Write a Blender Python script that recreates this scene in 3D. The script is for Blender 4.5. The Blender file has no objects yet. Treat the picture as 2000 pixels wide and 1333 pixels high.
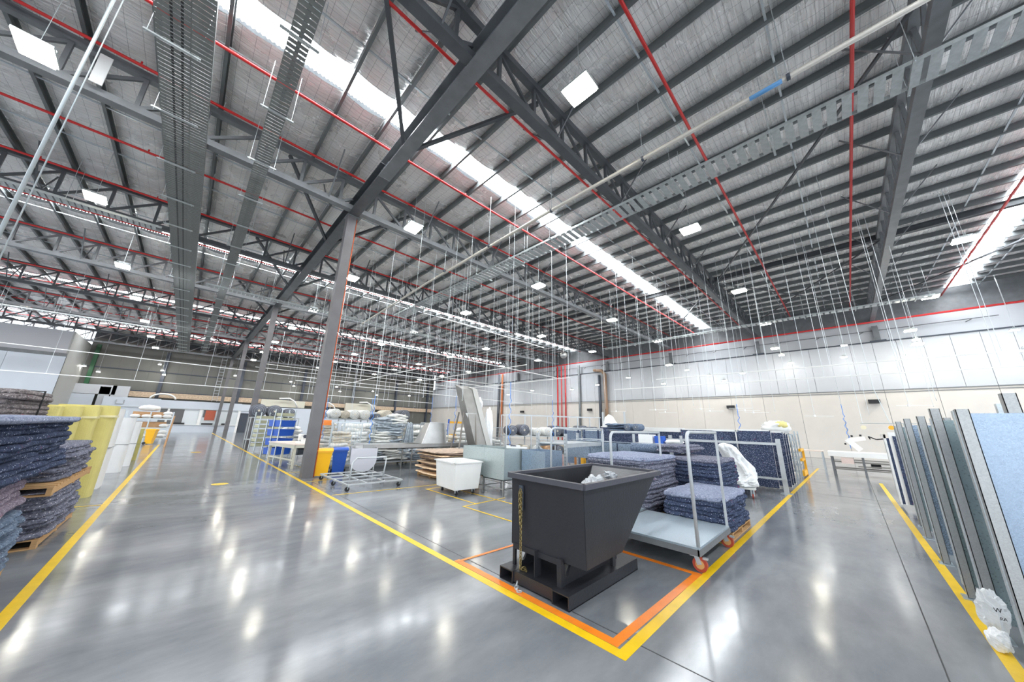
import bpy, bmesh, math, random
from mathutils import Vector, Matrix, noise as mnoise
random.seed(7)
SC = bpy.context.scene
COL = SC.collection
pi = math.pi
R = math.radians

# ------------------------------------------------------------------ camera
EYE = 1.8
yw, pt, rl = R(44.347), R(14.80), R(1.492)
F = Vector((math.sin(yw)*math.cos(pt), math.cos(yw)*math.cos(pt), math.sin(pt)))
rt = Vector((math.cos(yw), -math.sin(yw), 0)); up = rt.cross(F)
RR = math.cos(rl)*rt + math.sin(rl)*up
UU = -math.sin(rl)*rt + math.cos(rl)*up
cd = bpy.data.cameras.new('camera'); cam = bpy.data.objects.new('camera', cd); COL.objects.link(cam)
M = Matrix((RR, UU, -F)).transposed().to_4x4(); M.translation = Vector((0, 0, EYE))
cam.matrix_world = M
cd.sensor_width = 36; cd.lens = 630.05*36/2000; cd.clip_end = 400; cd.clip_start = 0.05
SC.camera = cam
# ------------------------------------------------------------------ world, exposure
w = bpy.data.worlds.new('world'); SC.world = w; w.use_nodes = True
bg = w.node_tree.nodes['Background']; bg.inputs[0].default_value = (0.86, 0.93, 1.0, 1); bg.inputs[1].default_value = 1.9
SC.view_settings.view_transform = 'Standard'; SC.view_settings.look = 'None'
SC.view_settings.gamma = 1; SC.view_settings.use_curve_mapping = False
SC.view_settings.exposure = 0.92
LAMP_E = 38.0      # high-bay panels
SKY_E = 17.0        # daylight through the roof sheets

# ------------------------------------------------------------------ materials
MATS = {}
def mat(name, col, rough=.5, metal=0., bump=0., bscale=30., var=0., vscale=4., emis=0., coat=0., trans=0., alpha=1., stretch=None, spec=None):
    if name in MATS: return MATS[name]
    m = bpy.data.materials.new(name); m.use_nodes = True; MATS[name] = m
    nt = m.node_tree; N = nt.nodes; L = nt.links; b = N['Principled BSDF']
    c = (*col, 1)
    b.inputs['Base Color'].default_value = c; b.inputs['Roughness'].default_value = rough; b.inputs['Metallic'].default_value = metal
    if spec is not None: b.inputs['Specular IOR Level'].default_value = spec
    if coat: b.inputs['Coat Weight'].default_value = coat; b.inputs['Coat Roughness'].default_value = .08
    if trans: b.inputs['Transmission Weight'].default_value = trans
    if alpha < 1: b.inputs['Alpha'].default_value = alpha
    if emis: b.inputs['Emission Color'].default_value = c; b.inputs['Emission Strength'].default_value = emis
    if bump or var:
        tc = N.new('ShaderNodeTexCoord'); src = tc.outputs['Object']
        if stretch:
            mp = N.new('ShaderNodeMapping'); mp.inputs['Scale'].default_value = stretch; L.new(src, mp.inputs[0]); src = mp.outputs[0]
    if var:
        n = N.new('ShaderNodeTexNoise'); n.inputs['Scale'].default_value = vscale; n.inputs['Detail'].default_value = 5; L.new(src, n.inputs['Vector'])
        r = N.new('ShaderNodeMapRange'); r.inputs[1].default_value = .3; r.inputs[2].default_value = .7
        r.inputs[3].default_value = 1-var; r.inputs[4].default_value = 1+var; L.new(n.outputs[0], r.inputs[0])
        mx = N.new('ShaderNodeVectorMath'); mx.operation = 'SCALE'; mx.inputs[0].default_value = col
        L.new(r.outputs[0], mx.inputs['Scale']); L.new(mx.outputs[0], b.inputs['Base Color'])
    if bump:
        n2 = N.new('ShaderNodeTexNoise'); n2.inputs['Scale'].default_value = bscale; n2.inputs['Detail'].default_value = 4; L.new(src, n2.inputs['Vector'])
        bp = N.new('ShaderNodeBump'); bp.inputs['Strength'].default_value = bump; bp.inputs['Distance'].default_value = .02
        L.new(n2.outputs[0], bp.inputs['Height']); L.new(bp.outputs[0], b.inputs['Normal'])
    return m

def felt(name, dark, light, spot=(.75, .78, .85), tint=None, amount=.55):
    m = bpy.data.materials.new(name); m.use_nodes = True; nt = m.node_tree; N = nt.nodes; L = nt.links; b = N['Principled BSDF']
    b.inputs['Roughness'].default_value = .95; b.inputs['Specular IOR Level'].default_value = .1
    tc = N.new('ShaderNodeTexCoord'); src = tc.outputs['Object']
    n = N.new('ShaderNodeTexNoise'); n.inputs['Scale'].default_value = 30; n.inputs['Detail'].default_value = 9; n.inputs['Roughness'].default_value = .8; L.new(src, n.inputs['Vector'])
    cr = N.new('ShaderNodeValToRGB'); e = cr.color_ramp.elements
    e[0].position = .36; e[0].color = (*dark, 1); e[1].position = .62; e[1].color = (*light, 1)
    x = cr.color_ramp.elements.new(.74); x.color = (*spot, 1); L.new(n.outputs[0], cr.inputs[0])
    v = N.new('ShaderNodeTexVoronoi'); v.inputs['Scale'].default_value = 38; L.new(src, v.inputs['Vector'])
    lt = N.new('ShaderNodeMath'); lt.operation = 'LESS_THAN'; lt.inputs[1].default_value = .24; L.new(v.outputs['Distance'], lt.inputs[0])
    sp = N.new('ShaderNodeSeparateColor'); L.new(v.outputs['Color'], sp.inputs[0])
    g = N.new('ShaderNodeMath'); g.operation = 'GREATER_THAN'; g.inputs[1].default_value = 1-amount; L.new(sp.outputs[0], g.inputs[0])
    mu = N.new('ShaderNodeMath'); mu.operation = 'MULTIPLY'; L.new(lt.outputs[0], mu.inputs[0]); L.new(g.outputs[0], mu.inputs[1])
    mix = N.new('ShaderNodeMix'); mix.data_type = 'RGBA'; L.new(mu.outputs[0], mix.inputs[0]); L.new(cr.outputs[0], mix.inputs[6]); mix.inputs[7].default_value = (*spot, 1)
    out = mix.outputs[2]
    for sc, thr, colr in ((3.1, .70, (.42, .02, .08)), (2.3, .72, tint or (.02, .16, .1))):
        q = N.new('ShaderNodeTexNoise'); q.inputs['Scale'].default_value = sc*2; q.inputs['Detail'].default_value = 6; q.inputs['Roughness'].default_value = .75
        mp = N.new('ShaderNodeMapping'); mp.inputs['Location'].default_value = (sc*7, sc*3, 1); L.new(src, mp.inputs[0]); L.new(mp.outputs[0], q.inputs['Vector'])
        gt = N.new('ShaderNodeMapRange'); gt.inputs[1].default_value = thr-.05; gt.inputs[2].default_value = thr; L.new(q.outputs[0], gt.inputs[0])
        m2 = N.new('ShaderNodeMix'); m2.data_type = 'RGBA'; L.new(gt.outputs[0], m2.inputs[0]); L.new(out, m2.inputs[6]); m2.inputs[7].default_value = (*colr, 1); out = m2.outputs[2]
    L.new(out, b.inputs['Base Color'])
    bp = N.new('ShaderNodeBump'); bp.inputs['Strength'].default_value = .9; bp.inputs['Distance'].default_value = .02
    L.new(n.outputs[0], bp.inputs['Height']); L.new(bp.outputs[0], b.inputs['Normal'])
    return m

def floor_mat():
    m = bpy.data.materials.new('polished_concrete'); m.use_nodes = True; nt = m.node_tree; N = nt.nodes; L = nt.links; b = N['Principled BSDF']
    g = N.new('ShaderNodeNewGeometry')
    def noise(s, d=6, r=.6, st=None):
        n = N.new('ShaderNodeTexNoise'); n.inputs['Scale'].default_value = s; n.inputs['Detail'].default_value = d; n.inputs['Roughness'].default_value = r
        if st:
            mp = N.new('ShaderNodeMapping'); mp.inputs['Scale'].default_value = st; L.new(g.outputs['Position'], mp.inputs[0]); L.new(mp.outputs[0], n.inputs['Vector'])
        else: L.new(g.outputs['Position'], n.inputs['Vector'])
        return n
    a = noise(.5, 9, .66, (.55, 1.3, 1))
    cr = N.new('ShaderNodeValToRGB'); e = cr.color_ramp.elements
    e[0].position = .3; e[0].color = (.105, .118, .135, 1); e[1].position = .70; e[1].color = (.30, .31, .325, 1)
    L.new(a.outputs[0], cr.inputs[0])
    s = noise(3.2, 10, .78)
    mr = N.new('ShaderNodeMapRange'); mr.inputs[1].default_value = .62; mr.inputs[2].default_value = .78; mr.inputs[3].default_value = 0; mr.inputs[4].default_value = .5; L.new(s.outputs[0], mr.inputs[0])
    mx = N.new('ShaderNodeMix'); mx.data_type = 'RGBA'; L.new(mr.outputs[0], mx.inputs[0]); L.new(cr.outputs[0], mx.inputs[6]); mx.inputs[7].default_value = (.10, .105, .115, 1)
    L.new(mx.outputs[2], b.inputs['Base Color'])
    r2 = noise(1.7, 6, .7)
    rr = N.new('ShaderNodeMapRange'); rr.inputs[1].default_value = .3; rr.inputs[2].default_value = .7; rr.inputs[3].default_value = .09; rr.inputs[4].default_value = .20; L.new(r2.outputs[0], rr.inputs[0])
    L.new(rr.outputs[0], b.inputs['Roughness']); b.inputs['IOR'].default_value = 1.5
    bn = noise(2.2, 3, .5); bp = N.new('ShaderNodeBump'); bp.inputs['Strength'].default_value = .035; bp.inputs['Distance'].default_value = .02
    L.new(bn.outputs[0], bp.inputs['Height']); L.new(bp.outputs[0], b.inputs['Normal'])
    return m

def foil_mat():
    m = bpy.data.materials.new('foil_blanket'); m.use_nodes = True; nt = m.node_tree; N = nt.nodes; L = nt.links; b = N['Principled BSDF']
    b.inputs['Metallic'].default_value = .32; b.inputs['Roughness'].default_value = .33
    g = N.new('ShaderNodeNewGeometry')
    sx = N.new('ShaderNodeSeparateXYZ'); L.new(g.outputs['Position'], sx.inputs[0])
    def line(o, per, wd):
        a = N.new('ShaderNodeMath'); a.operation = 'MODULO'; a.inputs[1].default_value = per
        ad = N.new('ShaderNodeMath'); ad.operation = 'ADD'; ad.inputs[1].default_value = 300*per; L.new(o, ad.inputs[0]); L.new(ad.outputs[0], a.inputs[0])
        c = N.new('ShaderNodeMath'); c.operation = 'LESS_THAN'; c.inputs[1].default_value = wd; L.new(a.outputs[0], c.inputs[0]); return c.outputs[0]
    l1 = line(sx.outputs[0], .30, .008); l2 = line(sx.outputs[1], .15, .006)
    mxm = N.new('ShaderNodeMath'); mxm.operation = 'MAXIMUM'; L.new(l1, mxm.inputs[0]); L.new(l2, mxm.inputs[1])
    n = N.new('ShaderNodeTexNoise'); n.inputs['Scale'].default_value = .8; n.inputs['Detail'].default_value = 5; L.new(g.outputs['Position'], n.inputs['Vector'])
    cr = N.new('ShaderNodeValToRGB'); e = cr.color_ramp.elements; e[0].position = .35; e[0].color = (.86, .85, .83, 1); e[1].position = .66; e[1].color = (.98, .97, .95, 1); L.new(n.outputs[0], cr.inputs[0])
    mix = N.new('ShaderNodeMix'); mix.data_type = 'RGBA'; L.new(mxm.outputs[0], mix.inputs[0]); L.new(cr.outputs[0], mix.inputs[6]); mix.inputs[7].default_value = (.42, .42, .42, 1)
    L.new(mix.outputs[2], b.inputs['Base Color'])
    rg = N.new('ShaderNodeMapRange'); rg.inputs[1].default_value = .3; rg.inputs[2].default_value = .7; rg.inputs[3].default_value = .24; rg.inputs[4].default_value = .32; L.new(n.outputs[0], rg.inputs[0]); L.new(rg.outputs[0], b.inputs['Roughness'])
    mp = N.new('ShaderNodeMapping'); mp.inputs['Scale'].default_value = (.7, 6.0, 1); L.new(g.outputs['Position'], mp.inputs[0])
    w = N.new('ShaderNodeTexNoise'); w.inputs['Scale'].default_value = 2.2; w.inputs['Detail'].default_value = 6; w.inputs['Roughness'].default_value = .6; w.inputs['Distortion'].default_value = .6; L.new(mp.outputs[0], w.inputs['Vector'])
    bp = N.new('ShaderNodeBump'); bp.inputs['Strength'].default_value = 1.0; bp.inputs['Distance'].default_value = .10; L.new(w.outputs[0], bp.inputs['Height']); L.new(bp.outputs[0], b.inputs['Normal'])
    return m

def galv(name, col, rough=.32, metal=.8, scale=70):
    scale = 130
    m = bpy.data.materials.new(name); m.use_nodes = True; nt = m.node_tree; N = nt.nodes; L = nt.links; b = N['Principled BSDF']
    b.inputs['Metallic'].default_value = metal*.75; MATS[name] = m
    tc = N.new('ShaderNodeTexCoord'); v = N.new('ShaderNodeTexVoronoi'); v.inputs['Scale'].default_value = scale; L.new(tc.outputs['Object'], v.inputs['Vector'])
    sp = N.new('ShaderNodeSeparateColor'); L.new(v.outputs['Color'], sp.inputs[0])
    r = N.new('ShaderNodeMapRange'); r.inputs[3].default_value = rough-.03; r.inputs[4].default_value = rough+.06; L.new(sp.outputs[0], r.inputs[0]); L.new(r.outputs[0], b.inputs['Roughness'])
    c = N.new('ShaderNodeMapRange'); c.inputs[3].default_value = .9; c.inputs[4].default_value = 1.08; L.new(sp.outputs[1], c.inputs[0])
    s = N.new('ShaderNodeVectorMath'); s.operation = 'SCALE'; s.inputs[0].default_value = col; L.new(c.outputs[0], s.inputs['Scale']); L.new(s.outputs[0], b.inputs['Base Color'])
    return m

STEEL = mat('dark_painted_steel', (.075, .082, .09), .42, .0, .15, 12, .15, 3)
STEELG = mat('grey_painted_steel', (.16, .17, .18), .38, .0, .15, 12, .15, 3)
COLM = mat('column_paint', (.125, .12, .125), .4, 0, .1, 15, .12, 2)
PURL = mat('purlin_steel', (.15, .165, .17), .4, .35, .1, 10, .15, 2)
GALV = galv('galvanised', (.52, .57, .60))
GALVS = galv('galvanised_sheet', (.27, .34, .43), .26, .9, 90)
GALVT = mat('galvanised_tray', (.45, .48, .48), .4, .5, .1, 20, .15, 8)
TRAYD = mat('dull_tray', (.20, .21, .205), .5, .3, .1, 20, .1, 8)
STAIN = mat('stainless', (.52, .52, .51), .32, .85, .08, 25, .1, 3)
TUBEG = mat('grey_tube_paint', (.50, .53, .55), .4, .2, .05, 20, .08, 5)
RED = mat('red_pipe_paint', (.62, .02, .02), .35)
WHITE = mat('white_plastic', (.86, .86, .84), .4, 0, .05, 8, .03, 2)
WRAP = mat('white_wrap', (.85, .87, .88), .35, 0, .9, 7, .05, 3)
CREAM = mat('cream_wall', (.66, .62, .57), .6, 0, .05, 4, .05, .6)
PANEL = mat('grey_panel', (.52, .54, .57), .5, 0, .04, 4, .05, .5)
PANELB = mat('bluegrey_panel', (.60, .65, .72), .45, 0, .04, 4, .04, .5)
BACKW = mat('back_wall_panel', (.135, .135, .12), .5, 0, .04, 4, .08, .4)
DARK = mat('dark_trim', (.05, .06, .08), .5)
BLACK = mat('black_rubber', (.015, .015, .017), .6)
HOP = mat('hopper_paint', (.022, .023, .028), .36, 0, .12, 30, .1, 2)
YEL = mat('yellow_plastic', (.95, .50, .01), .35)
YELR = mat('yellow_rack_paint', (.9, .45, .02), .4)
BLUE = mat('blue_plastic', (.015, .10, .52), .35)
TAPE = mat('yellow_tape', (.85, .55, .01), .3, 0, .1, 30, .08, 6)
TAPEO = mat('orange_tape', (.90, .24, .02), .3, 0, .1, 30, .08, 6)
WOOD = mat('pallet_wood', (.55, .33, .15), .7, 0, .4, 30, .2, 6, stretch=(1, 8, 8))
CARD = mat('brown_board', (.52, .30, .15), .7, 0, .1, 20, .12, 4)
BOARD = mat('board_edge', (.78, .56, .36), .75, 0, .3, 20, .25, 6)
BROWNF = mat('brown_felt_board', (.20, .14, .11), .9, 0, .5, 30, .3, 6)
FOAM = mat('yellow_foam', (.62, .55, .20), .85, 0, .2, 40, .06, 3)
WFOAM = mat('white_foam', (.80, .80, .80), .85, 0, .15, 30, .03, 3)
GREEN = mat('green_label', (.02, .5, .08), .6)
CONDUIT = mat('cream_conduit', (.52, .49, .44), .4, .2)
ROD = mat('hanger_rod', (.62, .67, .68), .35, .6)
RODW = mat('pale_rod', (.72, .76, .78), .4, .1)
HOSE = mat('blue_hose', (.05, .25, .75), .4)
ORANGE = mat('orange_plastic', (.9, .25, .03), .45)
CHAINM = mat('brass_chain', (.22, .17, .07), .35, .8)
REDW = mat('red_wheel', (.42, .06, .03), .45)
BRASS = mat('orange_wood_wheel', (.6, .33, .12), .5)
FAB1 = mat('grey_fabric', (.38, .43, .48), .8, 0, .8, 14, .35, 9)
FAB2 = mat('white_fabric', (.78, .78, .75), .8, 0, .6, 12, .12, 6)
FAB3 = mat('dark_fabric_roll', (.10, .105, .13), .7, 0, .4, 20, .25, 5)
FAB4 = mat('beige_fabric', (.62, .56, .46), .8, 0, .5, 16, .15, 6)
GLASS = mat('window_glass', (.62, .66, .68), .12, 0, spec=.6)
BRICK = mat('timber_band', (.55, .42, .30), .7, 0, .3, 20, .2, 6)
TEALG = mat('green_column_paint', (.015, .08, .03), .45)
TABLE = mat('table_top', (.78, .66, .58), .4)
MINT = mat('mint_box', (.30, .75, .55), .5)
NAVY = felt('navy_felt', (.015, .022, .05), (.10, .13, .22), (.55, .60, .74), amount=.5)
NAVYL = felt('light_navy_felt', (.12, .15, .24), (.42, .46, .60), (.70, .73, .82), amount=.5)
GREYF = felt('grey_felt', (.045, .05, .08), (.28, .29, .37), (.80, .78, .84), tint=(.35, .26, .02), amount=.6)
PINKF = felt('pinkish_felt', (.12, .09, .13), (.42, .36, .44), (.78, .72, .78), amount=.6)
BROWNG = felt('browngrey_felt', (.07, .06, .065), (.36, .32, .32), (.55, .52, .52), tint=(.02, .1, .35), amount=.6)
BLUEF = felt('blue_grey_felt', (.06, .09, .15), (.26, .33, .44), (.5, .58, .68), amount=.5)
SKYL = mat('daylight_sheet', (.93, .97, 1.0), .5, emis=SKY_E)
LAMPM = mat('lamp_panel', (1.0, .93, .78), .5, emis=LAMP_E)
LITW = mat('lit_panel_white', (1.0, .97, .92), .5, emis=22)
LITY = mat('lit_panel_dim', (1.0, .93, .75), .5, emis=35)
FOIL = foil_mat()

# ------------------------------------------------------------------ mesh helpers
class MB:
    def __init__(s): s.v = []; s.f = []
    def quadbox(s, c):
        b = len(s.v); s.v += [tuple(p) for p in c]
        s.f += [(b, b+3, b+2, b+1), (b+4, b+5, b+6, b+7), (b, b+1, b+5, b+4), (b+1, b+2, b+6, b+5), (b+2, b+3, b+7, b+6), (b+3, b, b+4, b+7)]
        return s
    def box(s, x0, y0, z0, x1, y1, z1):
        return s.quadbox([(x0, y0, z0), (x1, y0, z0), (x1, y1, z0), (x0, y1, z0), (x0, y0, z1), (x1, y0, z1), (x1, y1, z1), (x0, y1, z1)])
    def cbox(s, cx, cy, cz, sx, sy, sz): return s.box(cx-sx/2, cy-sy/2, cz-sz/2, cx+sx/2, cy+sy/2, cz+sz/2)
    def bar(s, p, q, w_, h_=None, upv=(0, 0, 1)):
        h_ = h_ or w_; p = Vector(p); q = Vector(q); d = (q-p).normalized(); u = Vector(upv)
        if abs(d.dot(u)) > .98: u = Vector((0, 1, 0))
        r = d.cross(u).normalized(); u = r.cross(d)
        r *= w_/2; u *= h_/2
        return s.quadbox([p-r-u, p+r-u, q+r-u, q-r-u, p-r+u, p+r+u, q+r+u, q-r+u])
    def tube(s, pts, r, n=8, cap=True):
        pts = [Vector(p) for p in pts]; b0 = len(s.v); prev = None
        for i, p in enumerate(pts):
            d = (pts[min(i+1, len(pts)-1)]-pts[max(i-1, 0)]).normalized()
            if prev is None:
                a = Vector((0, 0, 1)) if abs(d.z) < .9 else Vector((1, 0, 0)); x = d.cross(a).normalized()
            else: x = (prev-d*prev.dot(d)).normalized()
            prev = x; y = d.cross(x); rr = r[i] if isinstance(r, (list, tuple)) else r
            for k in range(n):
                t = 2*pi*k/n; s.v.append(tuple(p+x*(rr*math.cos(t))+y*(rr*math.sin(t))))
        for i in range(len(pts)-1):
            for k in range(n):
                a = b0+i*n+k; c = b0+i*n+(k+1) % n; s.f.append((a, c, c+n, a+n))
        if cap:
            s.f.append(tuple(b0+k for k in range(n))[::-1]); s.f.append(tuple(b0+(len(pts)-1)*n+k for k in range(n)))
        return s
    def prism(s, pts, a, b, ax='y'):
        n = len(pts); b0 = len(s.v)
        for t in (a, b):
            for p in pts:
                s.v.append({'y': (p[0], t, p[1]), 'x': (t, p[0], p[1]), 'z': (p[0], p[1], t)}[ax])
        s.f.append(tuple(b0+i for i in range(n))); s.f.append(tuple(b0+n+i for i in range(n))[::-1])
        for i in range(n):
            j = (i+1) % n; s.f.append((b0+i, b0+n+i, b0+n+j, b0+j))
        return s
    def grid(s, fn, nu, nv):
        b = len(s.v)
        for i in range(nu+1):
            for j in range(nv+1): s.v.append(tuple(fn(i/nu, j/nv)))
        for i in range(nu):
            for j in range(nv):
                a = b+i*(nv+1)+j; s.f.append((a, a+1, a+nv+2, a+nv+1))
        return s
    def mesh(s, name, m, smooth=False):
        me = bpy.data.meshes.new(name); me.from_pydata(s.v, [], s.f)
        bm = bmesh.new(); bm.from_mesh(me); bmesh.ops.recalc_face_normals(bm, faces=bm.faces); bm.to_mesh(me); bm.free()
        if m: me.materials.append(m)
        if smooth:
            for p in me.polygons: p.use_smooth = True
        return me
def ob(name, me, parent=None, loc=(0, 0, 0), rz=0.0, rot=None):
    o = bpy.data.objects.new(name, me); COL.objects.link(o); o.location = loc
    o.rotation_euler = rot if rot else (0, 0, rz)
    if parent: o.parent = parent
    return o
def part(name, mb, m, parent, smooth=False, label=None, **k):
    o = ob(name, mb.mesh(name, m, smooth), parent, **k)
    if label: o['label'] = label
    return o
def tag(o, label=None, cat=None, group=None, kind=None):
    if label: o['label'] = label
    if cat: o['category'] = cat
    if group: o['group'] = group
    if kind: o['kind'] = kind
    return o
def thing(name, label, cat, loc=(0, 0, 0), rz=0, group=None):
    o = ob(name, None, None, loc, rz); o.empty_display_size = .2
    return tag(o, label, cat, group)
def solo(name, mb, m, label, cat, loc=(0, 0, 0), rz=0, group=None, smooth=False, kind=None):
    return tag(part(name, mb, m, None, smooth, loc=loc, rz=rz), label, cat, group, kind)
def kids(o): return [c for c in o.children]
def dup(o, loc, rz=None, label=None, group=None):
    c = o.copy(); COL.objects.link(c); c.location = loc
    if rz is not None: c.rotation_euler = (0, 0, rz)
    if label: c['label'] = label
    if group: c['group'] = group
    for a in kids(o):
        b = a.copy(); COL.objects.link(b); b.parent = c
        for g in kids(a):
            d = g.copy(); COL.objects.link(d); d.parent = b
    return c
def struct(name, mb, m, smooth=False, **k):
    o = part(name, mb, m, None, smooth, **k); o['kind'] = 'structure'; return o
def caster(parent, x, y, ztop, m=BLACK, r=.05, fork=GALV):
    b = MB(); b.cbox(x, y, ztop-.01, .08, .08, .015); b.bar((x-.02, y-.03, ztop-.01), (x-.03, y-.03, r), .012, .04); b.bar((x-.02, y+.03, ztop-.01), (x-.03, y+.03, r), .012, .04)
    c = part('caster', b, fork, parent)
    t = MB(); t.tube([(x-.03, y-.018, r), (x-.03, y+.018, r)], r, 14); part('wheel', t, m, c)
    return c

# ------------------------------------------------------------------ dimensions of the hall
WX, BY = 36.0, 60.0           # right wall, back wall
XL, YN = -30.0, -19.0         # open ends outside the view
TY = [-10.2, -2.6, 4.7, 12.3, 19.9, 27.6, 35.3, 43.0, 50.5, 58.0]
def rise(x): return .017*max(0, x-3.2)
BC, TC, PZ = 9.87, 11.05, 11.15    # bottom chord centre, top chord centre, purlin underside

# ------------------------------------------------------------------ floor
FL = struct('floor', MB().box(XL-10, YN-10, -.3, WX+.5, BY+5.5, 0), floor_mat())
JM = mat('joint_seal', (.06, .062, .065), .6)
jn = MB()
for x in (3.18, -8.5, 14.6, 26): jn.box(x-.006, YN, .0002, x+.006, BY, .0012)
for y in (-.22, 11.4, 19.8, 31): jn.box(-20, y-.005, .0002, WX, y+.005, .0012)
part('joint', jn, JM, FL)

# ------------------------------------------------------------------ walls
def panel_wall(name, m, axis, at, z0, z1, a0, a1, step, th=.06, gap=.018):
    """wall made of separate panels with recessed joints"""
    back = MB()
    if axis == 'x': back.box(at, a0, z0, at+.1, a1, z1)
    else: back.box(a0, at, z0, a1, at+.1, z1)
    o = struct(name, back, DARK)
    n = int((a1-a0)/step+.5); st = (a1-a0)/n
    me = MB()
    if axis == 'x': me.box(-th, gap/2, z0+gap/2, 0, st-gap/2, z1-gap/2)
    else: me.box(gap/2, -th, z0+gap/2, st-gap/2, 0, z1-gap/2)
    me = me.mesh('wall_panel', m)
    for i in range(n): ob('wall_panel', me, o, (at, a0+i*st, 0) if axis == 'x' else (a0+i*st, at, 0))
    return o
wr = panel_wall('wall_right', CREAM, 'x', WX, 0, 5.05, YN, BY, 2.4)
wr2 = panel_wall('wall_right_middle', PANEL, 'x', WX, 5.05, 8.6, YN, BY, 1.2)
wr3 = panel_wall('wall_right_upper', PANEL, 'x', WX+.35, 8.6, 10.35, YN, BY, 7.6)
wr4 = struct('wall_right_fascia', MB().box(WX+.3, YN, 10.35, WX+.4, BY, 12.4), STEELG)
struct('trim_1', MB().box(WX-.12, YN, 8.6, WX+.3, BY, 8.68), DARK)
struct('trim_2', MB().box(WX-.12, YN, 5.02, WX-.06, BY, 5.07).box(WX-.10, YN, 4.86, WX-.06, BY, 4.9), STEELG)
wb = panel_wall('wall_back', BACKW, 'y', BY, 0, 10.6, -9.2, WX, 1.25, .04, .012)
struct('wall_back_fascia', MB().box(-9.2, BY+.05, 10.6, WX, BY+.1, 12.2), STEEL)
mb = MB().box(-9, BY-.3, 4.1, WX, BY-.1, 4.75)
struct('trim_3', mb, BRICK)
struct('trim_4', MB().box(-9, BY-.32, 4.75, WX, BY-.1, 4.85).box(-9, BY-.12, 7.2, WX, BY-.05, 7.3), DARK)
k = 0
for x in (-8.6, -2.9, 4.8, 12.5, 20.2, 27.9, 34.6):
    mb = MB().box(x-.16, BY-.4, 0, x+.16, BY-.37, 9.8).box(x-.16, BY-.08, 0, x+.16, BY-.05, 9.8).box(x-.015, BY-.37, 0, x+.015, BY-.08, 9.8)
    solo('wall_column', mb, TEALG if k == 0 else DARK, ['green painted steel column where the light side wall meets the dark back wall',
        'dark steel column standing against the grey back wall'][k > 0], 'column', group=None if k == 0 else 'dark columns on the back wall'); k += 1
for y in TY[:-1]:
    mb = MB().box(WX-.02, y-.16, 8.68, WX+.02, y+.16, 9.9).box(WX+.3, y-.16, 8.68, WX+.34, y+.16, 9.9).box(WX, y-.015, 8.68, WX+.3, y+.015, 9.9)
    o = solo('wall_stub_column', mb, STEELG, 'short grey steel column on the right wall ledge carrying a truss end', 'column', group='stub columns on the right wall ledge')
    part('base_plate', MB().box(WX-.12, y-.42, 8.68, WX+.1, y+.42, 8.76), DARK, o)
t = thing('bracket_pipe', 'slim grey pipe on small brackets along the upper strip of the right wall', 'pipe', (WX+.12, 0, 9.55))
part('pipe_run', MB().tube([(0, -8, 0), (0, 34, 0)], .03, 6), STEELG, t)
for i in range(17): part('bracket', MB().bar((0, -7+i*2.5, 0), (.15, -6.7+i*2.5, -.16), .04), STEELG, t)
# lighter side wall at far left, in front of the back wall
panel_wall('wall_left', PANELB, 'y', 52, 0, 7.2, -22, -9.2, 3.2, .05)
struct('wall_left_upper', MB().box(-22, 52.02, 7.2, -9.2, 52.1, 9.7), mat('pale_wall', (.5, .5, .53), .6))
struct('wall_left_return', MB().box(-9.3, 52, 0, -9.2, BY, 9.7), mat('pale_wall2', (.42, .42, .40), .5))
struct('trim_5', MB().box(-22, 51.9, 7.2, -9.2, 52, 7.5), STEELG)

# ------------------------------------------------------------------ ceiling
SKYS = [(-7.3, -6.2), (8.15, 9.05), (23.7, 24.7), (38.6, 39.6), (53.6, 54.5)]
PX = [-27.1+1.3*i for i in range(49)]
CE = struct('ceiling', MB().box(XL, YN, 12.45, WX+.4, BY, 12.5), STEELG)
pm = MB()
pm.prism([(-.04, 0), (.04, 0), (.04, .02), (-.02, .02), (-.02, .23), (.06, .23), (.06, .25), (-.04, .25)], YN, BY+.1)
pme = pm.mesh('purlin', PURL)
for x in PX: ob('purlin', pme, CE, (x, 0, PZ+rise(x)))
# deep strut beams that run with the purlins
for x in (22.9, -12.0):
    solo('portal_beam', MB().box(x-.12, YN, PZ-.25, x+.12, BY, PZ-.22).box(x-.12, YN, PZ+.02, x+.12, BY, PZ+.05).box(x-.02, YN, PZ-.25, x+.02, BY, PZ+.05), STEEL,
        'deep dark steel beam running under the roof across all trusses, ' + ('right half of the hall' if x > 0 else 'left half of the hall'), 'beam', (0, 0, rise(x)))
ylims = []
y0 = YN
for a, b in SKYS: ylims.append((y0, a)); y0 = b
ylims.append((y0, BY+.1))
rnd = random.Random(3)
def blanket(ya, yb, seed):
    L_ = yb-ya; n = max(6, int(L_/.09)); q = seed*3.7
    def fn(u, v):
        x = .03+v*1.24; y = u*L_
        e = math.sin(pi*v)**.6 if 0 < v < 1 else 0
        z = -.10*e + e*(.045*mnoise.noise((x*.8, y*2.6, q)) + .030*mnoise.noise((x*2.2, y*7, q+5)) + .020*abs(mnoise.noise((x*5, y*13, q+9))))
        return (x, y, z)
    return MB().grid(fn, n, 11).mesh('insulation_blanket', FOIL, True)
for bi, (ya, yb) in enumerate(ylims):
    variants = [blanket(ya, yb, 50+bi*3+i) for i in range(3)]
    for xi, x in enumerate(PX[:-1]):
        ob('insulation_blanket', variants[xi % 3], CE, (x, ya, PZ+.27+rise(x)))
sm = {}
for a, b in SKYS:
    me = MB().grid(lambda u, v: (.02+v*1.26, u*(b-a), .03*math.cos(v*24*pi)), 1, 24).mesh('skylight_sheet', SKYL, True)
    for x in PX[:-1]: ob('skylight_sheet', me, CE, (x, a, PZ+.34+rise(x)))
    fr = MB()
    for yy in (a-.04, b+.04): fr.box(XL+3, yy-.03, PZ+.05, WX, yy+.03, PZ+.35)
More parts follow.
